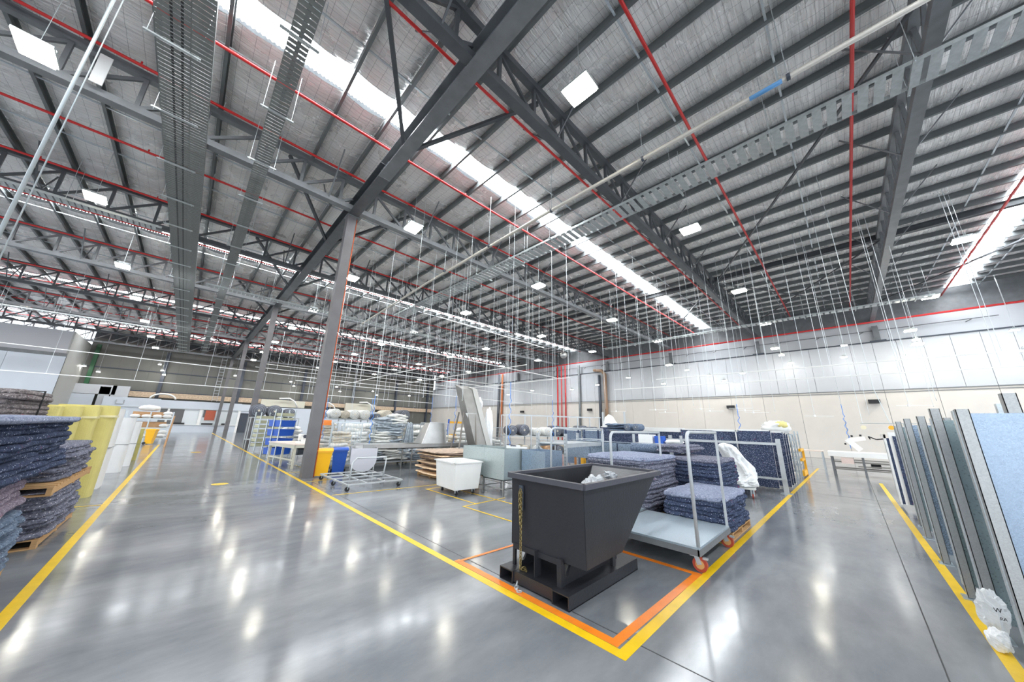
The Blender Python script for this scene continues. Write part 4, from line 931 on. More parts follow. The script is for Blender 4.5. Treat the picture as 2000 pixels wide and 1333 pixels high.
# ------------------------------------------------------------------ tall racks with fabric rolls
def roll(label, c, ax, L_, r, m, group=None, core=True):
    d = Vector(ax).normalized()*L_/2; t = thing('fabric_roll', label, 'fabric roll', c, 0, group)
    part('roll_body', MB().tube([-d, d], r, 20), m, t, True)
    rings = MB()
    for q in (.3, .55, .8):
        for s in (-1, 1):
            p = d*s; pts = []
            u = Vector((0, 0, 1)); v = d.normalized().cross(u)
            for k in range(17): a = 2*pi*k/16; pts.append(p+(u*math.cos(a)+v*math.sin(a))*r*q)
            rings.tube(pts, .006, 4, False)
    part('winding_edge', rings, STEELG if m != FAB3 else FAB1, t)
    if core: part('core_tube', MB().tube([-d*1.04, d*1.04], r*.16, 10), FAB4, t)
    return t
def rollrack(label, x, y, L_, dep, h, levels, rz=0):
    t = thing('roll_rack', label, 'rack', (x, y, 0), rz)
    for i in range(int(L_/1.3)+1):
        for d in (0, dep): part('upright', MB().cbox(i*1.3, d, h/2, .05, .05, h), TUBEG, t)
    for z in levels: part('shelf', MB().box(0, 0, z-.03, L_, dep, z), TUBEG, t)
    part('top_rail', MB().box(0, -.02, h-.03, L_, .02, h).box(0, dep-.02, h-.03, L_, dep+.02, h), TUBEG, t)
    return t
rollrack('long rack of big fabric rolls in front of the cream wall', 11.4, 11.9, 5.3, 1.0, 2.38, (1.35, .5), R(-28))
rnd2 = random.Random(8)
cxs = [(.35, FAB3, .24), (.95, FAB3, .27), (1.65, FAB2, .2), (2.25, FAB2, .22), (2.75, FAB3, .26), (3.25, FAB3, .24), (3.75, FAB3, .19), (4.3, FAB3, .28), (4.95, FAB3, .26)]
nm = ['first', 'second', 'third, cream coloured', 'fourth, pale', 'fifth', 'sixth', 'seventh, small', 'eighth, large purple grey', 'ninth']
ca, sa = math.cos(R(-28)), math.sin(R(-28))
for (u, m_, r_), n_ in zip(cxs, nm):
    px_, py_ = 11.4+u*ca-.5*sa, 11.9+u*sa+.5*ca
    roll('big roll on the long rack upper shelf, %s from the left' % n_, (px_, py_, 1.36+r_), (-sa, ca, 0), .95, r_, m_)
for i in range(8):
    u = .4+i*.62; px_, py_ = 11.4+u*ca-.5*sa, 11.9+u*sa+.5*ca
    roll('fabric roll on the lower shelf of the long rack', (px_, py_, .51+.2), (-sa, ca, 0), .95, .2, [FAB3, FAB4, FAB2, CARD][i % 4], 'rolls on the lower shelf of the long rack')
# rolls on top of racks behind the column
rollrack('rack with dark rolls on top behind the blue crates', 3.0, 26.3, 2.6, .9, 1.96, (1.93, .6), 0)
for i, (x, y, z, r_, m_) in enumerate([(3.32, 26.75, 2.36, .42, FAB3), (4.16, 26.75, 2.34, .40, FAB3), (5.0, 26.75, 2.25, .32, FAB3)]):
    roll('very large dark roll end on top of the rack behind the second column, %s' % ['left', 'middle', 'right'][i], (x, y, z), (0, 1, 0), .9, r_, m_)
rollrack('long rack with pale rolls on top behind the nearest column', 5.2, 19.8, 5.2, .9, 1.98, (1.95, .9), R(5))
for i, (x, m_, r_) in enumerate([(5.3, FAB1, .16), (5.9, FAB2, .26), (6.4, FAB4, .22), (6.9, FAB2, .26), (7.5, FAB2, .27), (8.2, FAB3, .18), (8.8, FAB4, .3), (9.4, FAB3, .17), (9.95, FAB3, .33)]):
    roll('%s fabric roll on the rack top behind the nearest column, %s along' % ({'grey_fabric': 'grey', 'white_fabric': 'white', 'beige_fabric': 'beige', 'dark_fabric_roll': 'dark'}[m_.name], ORD[i]), (x, 20.2, 1.97+r_), (0, 1, 0), 1.0, r_, m_, 'rolls on the rack behind the nearest column')

# ------------------------------------------------------------------ racks with trays, blue crates
def tray_rack(label, x, y, h, n, w_=.75, d=.6, rz=0):
    t = thing('tray_rack', label, 'rack', (x, y, 0), rz)
    for a in (0, w_):
        for b_ in (0, d): part('upright', MB().cbox(a, b_, h/2, .04, .04, h), GALV, t)
    for i in range(n):
        z = .2+i*(h-.35)/n
        part('runner', MB().box(0, -.02, z, w_, 0, z+.03).box(0, d, z, w_, d+.02, z+.03), GALV, t)
        tr = solo('tray', tubbox(MB(), w_/2-.05, d/2-.02, w_/2-.04, d/2-.01, 0, .16, .08), mat('olive_tray', (.45, .45, .30), .6), 'shallow olive tray in ' + label, 'tray', (0, 0, 0), rz, 'trays in ' + label)
        p = Matrix.Rotation(rz, 3, 'Z') @ Vector((w_/2, d/2, z+.04)); tr.location = (x+p.x, y+p.y, p.z)
    return t
tray_rack('the open tray rack right of the second column', 3.35, 25.2, 2.25, 7, .8, .6, R(20))
tray_rack('the open tray rack behind the blue crates', 3.9, 22.4, 2.4, 8, .75, .6, R(20))
t = thing('crate_rack', 'galvanised rack carrying blue crates, left of the nearest column', 'rack', (3.45, 19.7, 0), R(28))
for a in (0, .8):
    for b_ in (0, .45, .9): part('upright', MB().cbox(a, b_, .92, .035, .035, 1.84), GALV, t)
for i in range(4):
    z = .14+i*.44; part('runner', MB().box(0, -.02, z, .8, 0, z+.03).box(0, .9, z, .8, .92, z+.03), GALV, t)
    p = Matrix.Rotation(R(28), 3, 'Z') @ Vector((.4, .4, z+.03))
    o = solo('blue_crate', tubbox(MB(), .36, .40, .38, .43, 0, .30, .05), BLUE, 'blue plastic crate in the rack left of the nearest column, %s' % ['lowest', 'second from the bottom', 'third from the bottom', 'topmost'][i], 'crate', (3.45+p.x, 19.7+p.y, p.z), R(28))
    part('crate_rim', MB().box(-.4, -.45, .28, .4, -.42, .31).box(-.4, .42, .28, .4, .45, .31).box(-.41, -.45, .28, -.38, .45, .31).box(.38, -.45, .28, .41, .45, .31), BLUE, o)
# work table by the column
t = thing('sewing_table', 'sewing machine table with pink wood top just left of the nearest column', 'table', (3.28, 15.3, 0), R(10))
part('table_top', MB().box(0, 0, .86, 1.1, 2.6, .90), TABLE, t)
part('apron', MB().box(.02, .02, .74, .06, 2.55, .86).box(.02, .02, .76, 1.05, .06, .86), mat('cream_enamel', (.62, .60, .50), .4), t)
for x, y in ((.08, .1), (1.0, .1), (.08, 1.2), (1.0, 1.2), (.08, 2.5), (1.0, 2.5)): part('leg', MB().cbox(x, y, .43, .07, .07, .86), MATS['cream_enamel'], t)
part('motor', MB().tube([(.3, .5, .6), (.75, .5, .6)], .14, 14), DARK, t); part('treadle', MB().box(.2, .3, .1, .8, .9, .13), GALV, t); part('foot_bar', MB().bar((.08, .1, .3), (.08, 2.5, .3), .05), MATS['cream_enamel'], t)
t = thing('sewing_machine', 'white sewing machine head on the pink topped table', 'machine', (3.7, 15.9, .90), R(10))
part('bed', MB().box(-.1, 0, 0, .15, .5, .07), WHITE, t); part('arm', MB().box(-.05, 0, .07, .08, .12, .32).box(-.05, 0, .26, .08, .46, .36).box(-.04, .38, .1, .06, .46, .28), WHITE, t); part('hand_wheel', MB().tube([(.01, -.06, .28), (.01, -.02, .28)], .07, 14), DARK, t)

# ------------------------------------------------------------------ mesh cages with bundles of grey fabric
def cage(label, x, y, w_, d, h, rz=0):
    t = thing('mesh_cage', label, 'cage', (x, y, 0), rz)
    fr = MB()
    for a in (0, w_):
        for b_ in (0, d): fr.tube([(a, b_, .15), (a, b_, h)], .02, 6)
    for z in (.18, h): fr.bar((0, 0, z), (w_, 0, z), .03).bar((0, d, z), (w_, d, z), .03).bar((0, 0, z), (0, d, z), .03).bar((w_, 0, z), (w_, d, z), .03)
    part('cage_frame', fr, GALV, t); part('base', MB().box(0, 0, .14, w_, d, .18), GALV, t)
    for fx in ((0, 0, w_, 0), (0, d, w_, d), (0, 0, 0, d), (w_, 0, w_, d)):
        ms = MB(); L_ = math.hypot(fx[2]-fx[0], fx[3]-fx[1]); n = int(L_/.11)
        for i in range(1, n): u = i/n; X_, Y_ = fx[0]+(fx[2]-fx[0])*u, fx[1]+(fx[3]-fx[1])*u; ms.bar((X_, Y_, .18), (X_, Y_, h), .007)
        for i in range(1, 8): z = .18+(h-.18)*i/8; ms.bar((fx[0], fx[1], z), (fx[2], fx[3], z), .007)
        part('mesh_panel', ms, GALV, t)
    for a in (.08, w_-.08):
        for b_ in (.08, d-.08): caster(t, a, b_, .14, r=.055)
    return t
cgs = [('wire mesh cage trolley behind the yellow wheelie bin', 4.3, 14.6, 1.1, .9, 1.78, R(-20)), ('wire mesh cage trolley behind the blue wheelie bin', 5.1, 15.6, 1.2, .9, 1.78, R(-15)), ('wire mesh cage stuffed with grey bundles behind the trough', 6.3, 15.2, 1.5, 1.0, 1.75, R(-12)), ('wire mesh cage beside the draped grey fabric', 8.0, 15.3, 1.1, .9, 1.78, R(-10)), ('wire mesh cage left of the long roll rack', 10.9, 14.2, 1.2, .9, 1.75, R(-25)), ('wire mesh cage under the long roll rack', 12.2, 13.9, 1.1, .9, 1.7, R(-25)), ('wire cage beside the sewing machine, behind the column', 4.9, 18.2, 1.2, .9, 1.8, 0)]
for a in cgs: cage(*a)
bundles = [(4.8, 14.9, .6, .4, .35, .35, FAB2), (4.9, 15.1, 1.1, .35, .3, .3, FAB4), (5.6, 15.9, .5, .5, .4, .3, FAB2), (5.8, 16, 1.0, .45, .4, .35, WHITE), (6.8, 15.5, .45, .6, .45, .28, FAB1), (7.2, 15.5, .8, .6, .45, .25, FAB1), (6.9, 15.5, 1.15, .65, .45, .25, FAB2), (7.1, 15.4, 1.5, .65, .45, .25, FAB1), (6.8, 15.3, 1.8, .55, .4, .24, FAB1), (7.3, 15.2, 2.0, .5, .35, .2, FAB2),
           (8.5, 15.6, .6, .45, .35, .35, FAB2), (8.6, 15.6, 1.15, .4, .35, .3, FAB2), (9.4, 14.6, .7, .5, .4, .3, FAB2), (10.6, 15.6, .8, .5, .4, .4, FAB4), (11.4, 14.6, .6, .45, .35, .3, FAB2), (11.5, 14.5, 1.1, .4, .35, .3, FAB4), (12.7, 14.2, .7, .45, .35, .35, FAB2), (5.4, 18.6, .7, .5, .4, .4, FAB2), (5.3, 18.6, 1.4, .4, .35, .3, FAB4),
           (6.0, 14.35, .50, .6, .35, .22, FAB1), (6.9, 14.3, .50, .55, .35, .2, FAB2), (7.7, 14.25, .48, .55, .35, .22, FAB1), (6.4, 14.3, .72, .6, .32, .18, FAB2), (7.3, 14.3, .72, .6, .32, .18, FAB1), (4.4, 22, 1.1, .5, .5, .35, WHITE), (6.2, 17.8, 1.2, .5, .5, .5, FAB2), (7.5, 18.5, 1.1, .6, .5, .6, FAB2), (9, 18.4, 1.0, .6, .5, .6, FAB4), (10.5, 18.5, 1.1, .6, .5, .6, FAB2), (12, 19, 1.0, .6, .5, .6, FAB1), (13.5, 18, 1.0, .6, .5, .6, FAB2)]
def folded(rx, ry, rz, seed):
    r_ = random.Random(seed); b = MB(); n = 5
    for k in range(n):
        z = -rz+2*rz*(k+.5)/n; hh = rz/n*1.15; ph = r_.uniform(0, 6); ox = r_.uniform(-.08, .08); oy = r_.uniform(-.06, .06); w1 = r_.uniform(.8, 1.05)
        def fn(u, v):
            a = u*2*pi; c, s = math.cos(a), math.sin(a); e = .5
            rad = math.sin(v*pi)**.4 if 0 < v < 1 else 0
            X_ = math.copysign(abs(c)**e, c)*rx*w1*rad; Y_ = math.copysign(abs(s)**e, s)*ry*rad
            return (X_+ox, Y_+oy, z+hh*math.cos(v*pi)+.03*math.sin(X_*7+ph)+.02*math.sin(Y_*9+ph))
        b.grid(fn, 20, 7)
    return b
for i, (x, y, z, a, c, h, m_) in enumerate(bundles):
    o = solo('fabric_bundle', folded(a, c, h, 40+i), m_, '%s fabric bundle %s, %s' % ({'grey_fabric': 'blue grey', 'white_fabric': 'off white', 'beige_fabric': 'beige', 'white_plastic': 'bright white'}[m_.name], 'under the conveyor table' if y < 14.4 else ('in the stuffed cage' if 6.3 < x < 7.8 and y < 16 else ('behind the wheelie bins' if x < 6.3 and y < 17 else ('right of the draped fabric' if y < 16.5 else 'on the tables behind the cages'))), 'low down' if z < .65 else ('at mid height' if z < 1.25 else 'at the top')), 'fabric', (x, y, z), rnd2.uniform(-.5, .5), 'fabric bundles around the cages', smooth=True)
# support carts for heaps that rest outside cages
for x, y, w_, lab in ((5.2, 13.95, 3.3, 'low flat cart under the grey bundles below the conveyor table'), ):
    t = thing('flat_cart', lab, 'cart', (x, y, 0)); part('deck', MB().box(0, 0, .18, w_, .7, .24), TUBEG, t)
    for a in (.1, w_-.1):
        for b2 in (.1, .6): caster(t, a, b2, .18, r=.07)
for x, y, w_, h, lab in ((5.5, 17.4, 1.6, .7, 'work table piled with white fabric behind the cages, leftmost'), (7.0, 18.1, 2.6, .5, 'work table piled with white fabric behind the cages, second'), (10, 18.1, 2.6, .5, 'work table piled with fabric behind the cages, third'), (12.8, 17.6, 1.6, .45, 'work table piled with fabric behind the cages, rightmost'), (10.1, 15.3, 1.1, .4, 'low table with beige fabric beside the stainless hood'), (9.0, 14.3, .9, .4, 'low table with white fabric behind the conveyor'), (3.95, 21.7, 1.0, .75, 'small table with a white bundle behind the blue crates')):
    t = thing('work_table', lab, 'table', (x, y, 0)); part('table_top', MB().box(0, 0, h-.04, w_, .9, h), TUBEG, t)
    for a in (.05, w_-.05):
        for b2 in (.05, .85): part('leg', MB().cbox(a, b2, (h-.04)/2, .04, .04, h-.04), TUBEG, t)
# draped grey fabric over a rail
def drape(label, x, y, z, w_, h, rz, m_, seed):
    def fn(u, v):
        a = (u-.5)*2; k = abs(v-.5)*2
        yy = math.copysign(1, v-.5)*(.05+.22*k**.5); zz = -h*k**1.2*(1-.25*abs(a)*(k)); xx = a*w_/2*(.45+.55*k)
        f = .05*math.sin(u*34+seed)*k+.02*math.sin(u*17)
        return (xx, yy+f, zz+.02*math.cos(u*pi*3))
    b = MB().grid(fn, 60, 24)
    o = solo('draped_fabric', b, m_, label, 'fabric', (x, y, z), rz, smooth=True); md = o.modifiers.new('s', 'SOLIDIFY'); md.thickness = .03
    return o
drape('grey fabric sheets draped over a rail, in front of the white heaps', 9.2, 14.9, 1.85, 1.0, 1.1, R(-30), FAB1, 1)
drape('narrow dark grey fabric strip hanging beside the stuffed cage', 7.75, 14.75, 1.85, .45, 1.3, R(-20), FAB1, 4)
t = thing('drape_rail', 'thin grey stand carrying the draped grey fabric', 'stand', (9.2, 14.9, 0), R(-30))
part('cross_bar', MB().tube([(-.7, 0, 1.84), (.7, 0, 1.84)], .02, 8), TUBEG, t)
for x in (-.7, .7): part('post', MB().tube([(x, 0, 0), (x, 0, 1.84)], .02, 8), TUBEG, t); part('foot', MB().bar((x, -.3, .02), (x, .3, .02), .04), TUBEG, t)
wl = [(10.3, 14.0, 1.05, 'yellow plastic tote behind the stainless hood', YEL), (10.2, 18.2, 1.65, 'small yellow box among the white heaps', YEL)]
o = solo('plastic_tote', tubbox(MB(), .24, .17, .27, .2, 0, .22, .06), YEL, 'yellow plastic tote behind the stainless chute', 'tote', (11.15, 13.2, 1.02), R(-30))
t = thing('work_table', 'small steel table under the yellow tote', 'table', (10.8, 12.9, 0)); part('table_top', MB().box(0, 0, .96, .8, .7, 1.0), TUBEG, t)
for a in (.05, .75):
    for b2 in (.05, .65): part('leg', MB().cbox(a, b2, .48, .04, .04, .96), TUBEG, t)
t = thing('yellow_rack', 'orange beam rack far behind the stainless hood', 'rack', (14.5, 21.5, 0)); part('beam', MB().box(0, 0, 1.9, 2.4, .08, 2.05).box(0, 0, 1.0, 2.4, .08, 1.1), YELR, t)
for a in (0, 2.4): part('upright', MB().cbox(a, .04, 1.1, .09, .09, 2.2), BLUE, t)
# ------------------------------------------------------------------ felt faced panels by the right aisle
def felt_frame(label, x, y0, y1, h, m=NAVY, th=.05, curved=False):
    t = thing('felt_board', label, 'panel', (x, y0, 0)); L_ = y1-y0
    part('white_edge', MB().box(0, 0, h-.04, th, L_, h+.02).box(0, 0, .1, th, .03, h).box(0, L_-.03, .1, th, L_, h), WHITE, t)
    if curved: pts = [(0, .12), (L_, .12), (L_, h-.03), (.75, h-.03)]+[(.75*(1-math.sin(a)), h-.03-.75*(1-math.cos(a))*.9) for a in [pi/2*i/8 for i in range(1, 9)]]
    else: pts = [(0, .12), (L_, .12), (L_, h-.03), (0, h-.03)]
    part('felt_face', MB().prism(pts, -.03, .01, 'x'), m, t)
    return t
felt_frame('navy felt covered panel standing by the right aisle, with square corners', 13.75, 1.85, 2.75, 1.88)
felt_frame('navy felt covered panel with a rounded corner, left of the square one', 13.75, 2.8, 4.6, 1.86, NAVY, .05, True)
for i in range(3):
    x = 14.5+i*.55
    felt_frame('navy felt covered panel stacked behind the first one, %s of the three edges' % ['first', 'second', 'third'][i], x, 1.62, 4.2, 1.84-.03*i)
t = thing('steel_stand', 'grey steel frame holding the navy felt panels by the right aisle', 'frame', (13.6, 1.62, 0))
part('upright', MB().box(0, 0, 0, .06, .12, 1.62), TUBEG, t); part('upright', MB().box(0, 3.3, 0, .06, 3.42, 1.62), TUBEG, t)
part('rail', MB().box(-.02, 0, 1.42, .02, 3.5, 1.50), TUBEG, t); part('rail', MB().box(-.02, 0, .38, .02, 3.5, .44), TUBEG, t)
part('foot_plate', MB().box(-.1, -.08, 0, .16, .2, .015), GALV, t)
# more navy panels and frames farther back
for i, (x, y0, y1, h, m_, lab) in enumerate([(12.6, 5.4, 7.0, 1.72, NAVY, 'navy felt panel behind the middle trolley handle'), (14.0, 8.2, 9.2, 1.72, BLUEF, 'light blue felt panel with dark straps behind the racking, right'), (14.0, 9.3, 10.3, 1.7, BLUEF, 'light blue felt panel with dark straps behind the racking, left'), (15.5, 6.6, 7.9, 1.9, NAVY, 'navy felt bundle beside the white wrapped stack'), (16.2, 8.6, 9.5, 1.9, NAVY, 'dark navy felt bundle left of the white wrapped stack')]):
    t = felt_frame(lab, x, y0, y1, h, m_)
    if 'straps' in lab:
        for yy in (.1, .85): part('dark_strap', MB().box(-.05, yy, .1, -.03, yy+.08, h), NAVY, t)
o = solo('wrapped_bundle', crumple(.40, .45, 1.25, 30, .14, 77), WRAP, 'tall stack wrapped in white plastic, standing before the cream wall', 'bundle', (17.0, 9.4, 1.3), smooth=True)
solo('steel_stand', MB().bar((0, -.6, 0), (0, -.6, 2.75), .08).bar((0, .75, 0), (0, .75, 2.75), .08).bar((0, -.6, 1.4), (0, .75, 1.4), .06), TUBEG, 'tall grey frame posts around the white wrapped stack', 'frame', (17.6, 9.4, 0))
t = thing('sheet_cabinet', 'low galvanised sheet bin row behind the wide felt pile', 'cabinet', (10.6, 4.6, 0))
for i in range(3): part('sheet_panel', MB().box(0, i*1.05, .75, .03, i*1.05+1.0, 1.35).box(0, i*1.05, 0, .03, i*1.05+.05, .75), GALVS, t)
part('top', MB().box(0, 0, 1.33, .7, 3.1, 1.36), GALVS, t); part('rear_leg', MB().cbox(.67, .05, .67, .05, .05, 1.34).cbox(.67, 3.05, .67, .05, .05, 1.34), GALVS, t)
t = thing('yellow_stand', 'yellow steel post stand behind the left trolley handle', 'stand', (11.6, 7.6, 0))
part('post', MB().box(0, 0, 0, .12, .16, 1.3), YELR, t); part('post', MB().box(0, .35, 0, .12, .47, .75), mat('orange_brown', (.5, .2, .05), .5), t); part('cap', MB().box(-.03, -.06, 1.0, .15, .3, 1.32), YELR, t)
t = thing('steel_shelf', 'small bolted steel shelf with white and blue boxes behind the trolley handle', 'shelf', (11.6, 3.9, 0))
for y in (0, 1.6): part('upright', MB().cbox(0, y, .82, .06, .07, 1.64), TUBEG, t)
for y in (0, 1.6): part('rear_upright', MB().cbox(.6, y, .82, .06, .07, 1.64), TUBEG, t)
for z in (1.36, .9): part('shelf', MB().box(0, 0, z-.05, .6, 1.6, z), TUBEG, t)
solo('white_box', MB().box(0, 0, 0, .3, .5, .28), WHITE, 'white box on the small bolted steel shelf', 'box', (11.65, 4.85, 1.36))
solo('blue_box', MB().box(0, 0, 0, .25, .28, .24), BLUE, 'blue box on the small bolted steel shelf', 'box', (11.65, 4.5, 1.36))
solo('white_cushion', crumple(.2, .3, .07, 16, .2, 5), WHITE, 'flat white cushion on the small bolted steel shelf', 'cushion', (11.8, 4.2, 1.43), smooth=True)
solo('cream_machine', MB().box(0, 0, 0, .6, .6, 1.2).box(.05, .05, 1.2, .5, .5, 1.6).box(-.02, .2, .9, 0, .42, 1.12), MATS['cream_enamel'], 'cream machine cabinet with a small display between navy felt stacks', 'machine', (14.4, 5.7, 0))
for i, y in enumerate((5.55, 5.8)): solo('mint_box', MB().box(0, 0, 0, .2, .2, .2), MINT, 'small mint green box on top of the cream machine, %s' % ['right', 'left'][i], 'box', (14.5, y+.18, 1.6))
for i, (y, m_) in enumerate([(4.95, BLUEF), (4.65, BLUEF)]):
    roll('small blue grey roll on top of the navy felt panels, %s' % ['left', 'right'][i], (12.6, 5.55+i*.35+.2, 1.88), (1, 0, 0), .5, .13, m_)
solo('felt_heap', folded(.4, .45, .12, 90), BLUEF, 'blue grey felt heap on top of the navy felt panel', 'felt', (12.7, 6.6, 1.88), smooth=True)
solo('white_sheet_stack', MB().box(0, 0, 0, .6, 1.6, .16), WHITE, 'white sheets stacked level with the panel tops', 'sheets', (13.9, 4.7, 1.74))
solo('sheet_support', MB().box(.05, .05, 0, .5, 1.5, 1.74), NAVY, 'navy felt block under the white sheets', 'felt', (13.9, 4.7, 0))

# white wrapped bag leaning on a tilted cart
t = thing('tilt_cart', 'light grey cart with a small end plate carrying the white wrapped shape', 'cart', (11.75, 2.15, 0), R(8))
part('deck_frame', MB().bar((0, 0, .26), (1.6, 0, .26), .05).bar((0, .75, .26), (1.6, .75, .26), .05).bar((0, 0, .26), (0, .75, .26), .05).bar((1.6, 0, .26), (1.6, .75, .26), .05).bar((.8, 0, .26), (.8, .75, .26), .05), WHITE, t)
part('deck', MB().box(0, 0, .28, 1.6, .75, .30), TUBEG, t); part('end_plate', MB().prism([(.55, .32), (1.0, .5), (1.0, .75), (.55, .6)], .0, .02, 'y'), TUBEG, t)
for x in (.12, 1.48):
    for y in (.06, .7): caster(t, x, y, .25, REDW, .06)
def wrapbag():
    r_ = random.Random(3)
    prof = [(0, .60, .36, .0), (.12, .62, .38, .0), (.3, .52, .36, .03), (.5, .42, .33, -.02), (.7, .34, .29, -.10), (.9, .28, .25, -.19), (1.05, .23, .22, -.26), (1.13, .14, .15, -.3), (1.16, .02, .02, -.31)]
    def fn(u, v):
        k = v*(len(prof)-1); i = min(int(k), len(prof)-2); f = k-i; p = [prof[i][q]*(1-f)+prof[i+1][q]*f for q in range(4)]
        a = u*2*pi; w1 = 1+.07*math.sin(5*a+p[0]*9)+.05*math.sin(11*a-p[0]*6)+r_.uniform(-.035, .035)*(0 < u < 1)
        return (p[3]*1.0+p[1]*math.cos(a)*w1, .34+p[2]*math.sin(a)*w1+p[3]*-1.2, .31+p[0])
    return MB().grid(fn, 40, 30)
b = wrapbag(); o = solo('wrapped_bag', b, WRAP, 'white plastic wrapped leaning shape on the small grey cart', 'bag', (12.35, 2.2, 0), R(20))

# racks past the blue panels on the right aisle
t = thing('wire_rack', 'grey wire shelf rack with yellow base, past the navy panels', 'rack', (19.3, 1.75, 0))
for x in (0, 1.2):
    for y in (0, .9): part('post', MB().cbox(x, y, .95, .05, .05, 1.9), GALV, t)
for i in range(7): part('shelf', MB().box(0, 0, .2+i*.26, 1.2, .9, .22+i*.26), GALV, t)
for i in range(3):
    for j in range(3): part('grid_bar', MB().bar((-.01, .2+j*.25, .2), (-.01, .2+j*.25, 1.85), .025), GALV, t)
t2 = thing('yellow_stand', 'yellow steel lifting frame beside the wire rack', 'frame', (20.6, 1.65, 0))
part('post', MB().box(0, 0, 0, .1, .1, 1.15), YELR, t2); part('arm', MB().box(-1.3, 0, 1.05, .1, .1, 1.15).box(-1.3, 0, .65, .1, .1, .74).box(-1.3, 0, .05, .1, .1, .26), YELR, t2); part('post', MB().box(0, .9, 0, .1, 1.0, 1.15), YELR, t2)
solo('white_fabric_heap', crumple(.45, .5, .28, 22, .4, 15), WHITE, 'white and yellow fabric heap on top of the wire rack', 'fabric', (18.6, 2.3, 2.02), smooth=True)
solo('yellow_fabric', crumple(.15, .2, .14, 14, .4, 16), mat('pale_yellow', (.85, .75, .3), .8), 'pale yellow cloth on the white heap of the wire rack', 'fabric', (18.35, 2.05, 2.16), smooth=True)
t3 = thing('support_rack', 'slim grey rack under the white fabric heap', 'rack', (18.1, 1.8, 0))
for x in (0, .9):
    for y in (0, 1): part('post', MB().cbox(x, y, .87, .05, .05, 1.74), GALV, t3)
part('shelf', MB().box(0, 0, 1.72, .9, 1, 1.76).box(0, 0, 1.2, .9, 1, 1.22).box(0, 0, .7, .9, 1, .72), GALV, t3)
# sewing bench at the end of the aisle
t = thing('long_bench', 'long white topped sewing bench across the end of the right aisle', 'table', (21.6, -2.2, 0))
part('table_top', MB().box(0, 0, .98, 1.2, 3.1, 1.05).box(-.04, 0, .84, 0, 3.1, 1.04), WHITE, t)
for y in (.1, 1.1, 2.0, 3.0):
    for x in (.08, 1.1): part('leg', MB().cbox(x, y, .49, .07, .07, .98), MATS['grey_painted_steel'], t)
BENCHM = mat('bench_steel', (.22, .21, .19), .4, .3)
part('underframe', MB().bar((.1, .1, .3), (.1, 3.0, .3), .05).bar((.1, .1, .62), (.1, 3.0, .62), .06).bar((1.1, .1, .3), (1.1, 3.0, .3), .05).bar((.1, .2, .72), (.1, 2.7, .72), .04).bar((.1, .4, .5), (.1, 2.2, .45), .05), BENCHM, t)
for y in (.6, 1.5): part('motor', MB().tube([(.3, y, .5), (.3, y+.3, .5)], .09, 12), BLACK, t)
part('control_box', MB().box(-.06, 2.3, .55, .2, 2.7, .8), mat('label_box', (.75, .6, .55), .5), t)
t = thing('sewing_machine', 'white sewing machine head tilted on the long bench', 'machine', (21.9, -.2, 1.05), R(20))
part('arm', MB().bar((0, 0, .1), (.1, .35, .55), .22, .2).bar((.1, .35, .5), (.1, -.25, .62), .16, .16), WHITE, t); part('knob', MB().tube([(.0, .45, .35), (.0, .5, .35)], .04, 8).tube([(.0, .2, .66), (.0, .2, .74)], .04, 8).tube([(0, -.1, .7), (0, -.1, .78)], .04, 8), BLACK, t)
t = thing('small_table', 'small pinkish table left of the long bench', 'table', (24.5, 1.2, 0)); part('table_top', MB().box(0, 0, .9, 1.0, 1.6, .95), TABLE, t)
for x in (.05, .95):
    for y in (.05, 1.5): part('leg', MB().cbox(x, y, .45, .05, .05, .9), GALV, t)
# balance frame with yellow balancers
t = thing('balancer_bar', 'thin horizontal bar with yellow balancers hanging over the right aisle end', 'bar', (14.5, -.6, 2.15))
part('bar', MB().tube([(0, -1.2, 0), (0, .35, 0)], .012, 6), ROD, t); part('balancer', MB().tube([(-.03, -.25, -.12), (.03, -.25, -.12)], .06, 14), YELR, t); part('balancer', MB().tube([(-.03, .3, -.12), (.03, .3, -.12)], .06, 14), mat('pale_cream', (.8, .75, .55), .5), t)
part('wire', MB().tube([(0, -.25, 0), (0, -.1, 1.0), (0, -.05, 8.7)], .008, 5), ROD, t); part('wire', MB().tube([(0, .3, 0), (0, .3, 8.7)], .006, 5), ROD, t)
part('black_gripper', MB().bar((0, .25, -.38), (0, .1, -.46), .03).bar((0, .1, -.46), (0, -.15, -.42), .03).bar((0, .25, -.38), (0, .22, -.46), .03), BLACK, t)

# ------------------------------------------------------------------ galvanised frames on the right
def gframe(label, x, y0, y1, ztop, posts, th=.03, mats=GALVS, lean=0):
    t = thing('sheet_stand', label, 'sheet stand', (x, y0, 0))
    w_ = y1-y0
    part('sheet', MB().quadbox([(0, 0, .12), (0, w_, .12), (.012, w_, .12), (.012, 0, .12), (lean, 0, ztop), (lean, w_, ztop), (lean+.012, w_, ztop), (lean+.012, 0, ztop)]), mats, t)
    for (yy, zt, xx) in posts:
        b = MB(); b.box(xx-.05, yy-.035, .02, xx-.045, yy+.035, zt).box(xx-.05, yy-.035, .02, xx+.04, yy-.03, zt).box(xx-.05, yy+.03, .02, xx+.04, yy+.035, zt)
        part('channel_post', b, GPOST, t)
        part('foot_plate', MB().box(xx-.10, yy-.06, 0, xx+.10, yy+.075, .01).box(xx-.06, yy+.04, .01, xx-.02, yy+.07, .03), GALV, t)
    part('edge_fold', MB().box(-.02, w_-.02, .12, .05, w_+.02, ztop+.02), GALV, t)
    return t
galv('galv_green', (.27, .34, .35), .30, .8)
GPOST = galv('galv_post', (.36, .37, .37), .34, .8)
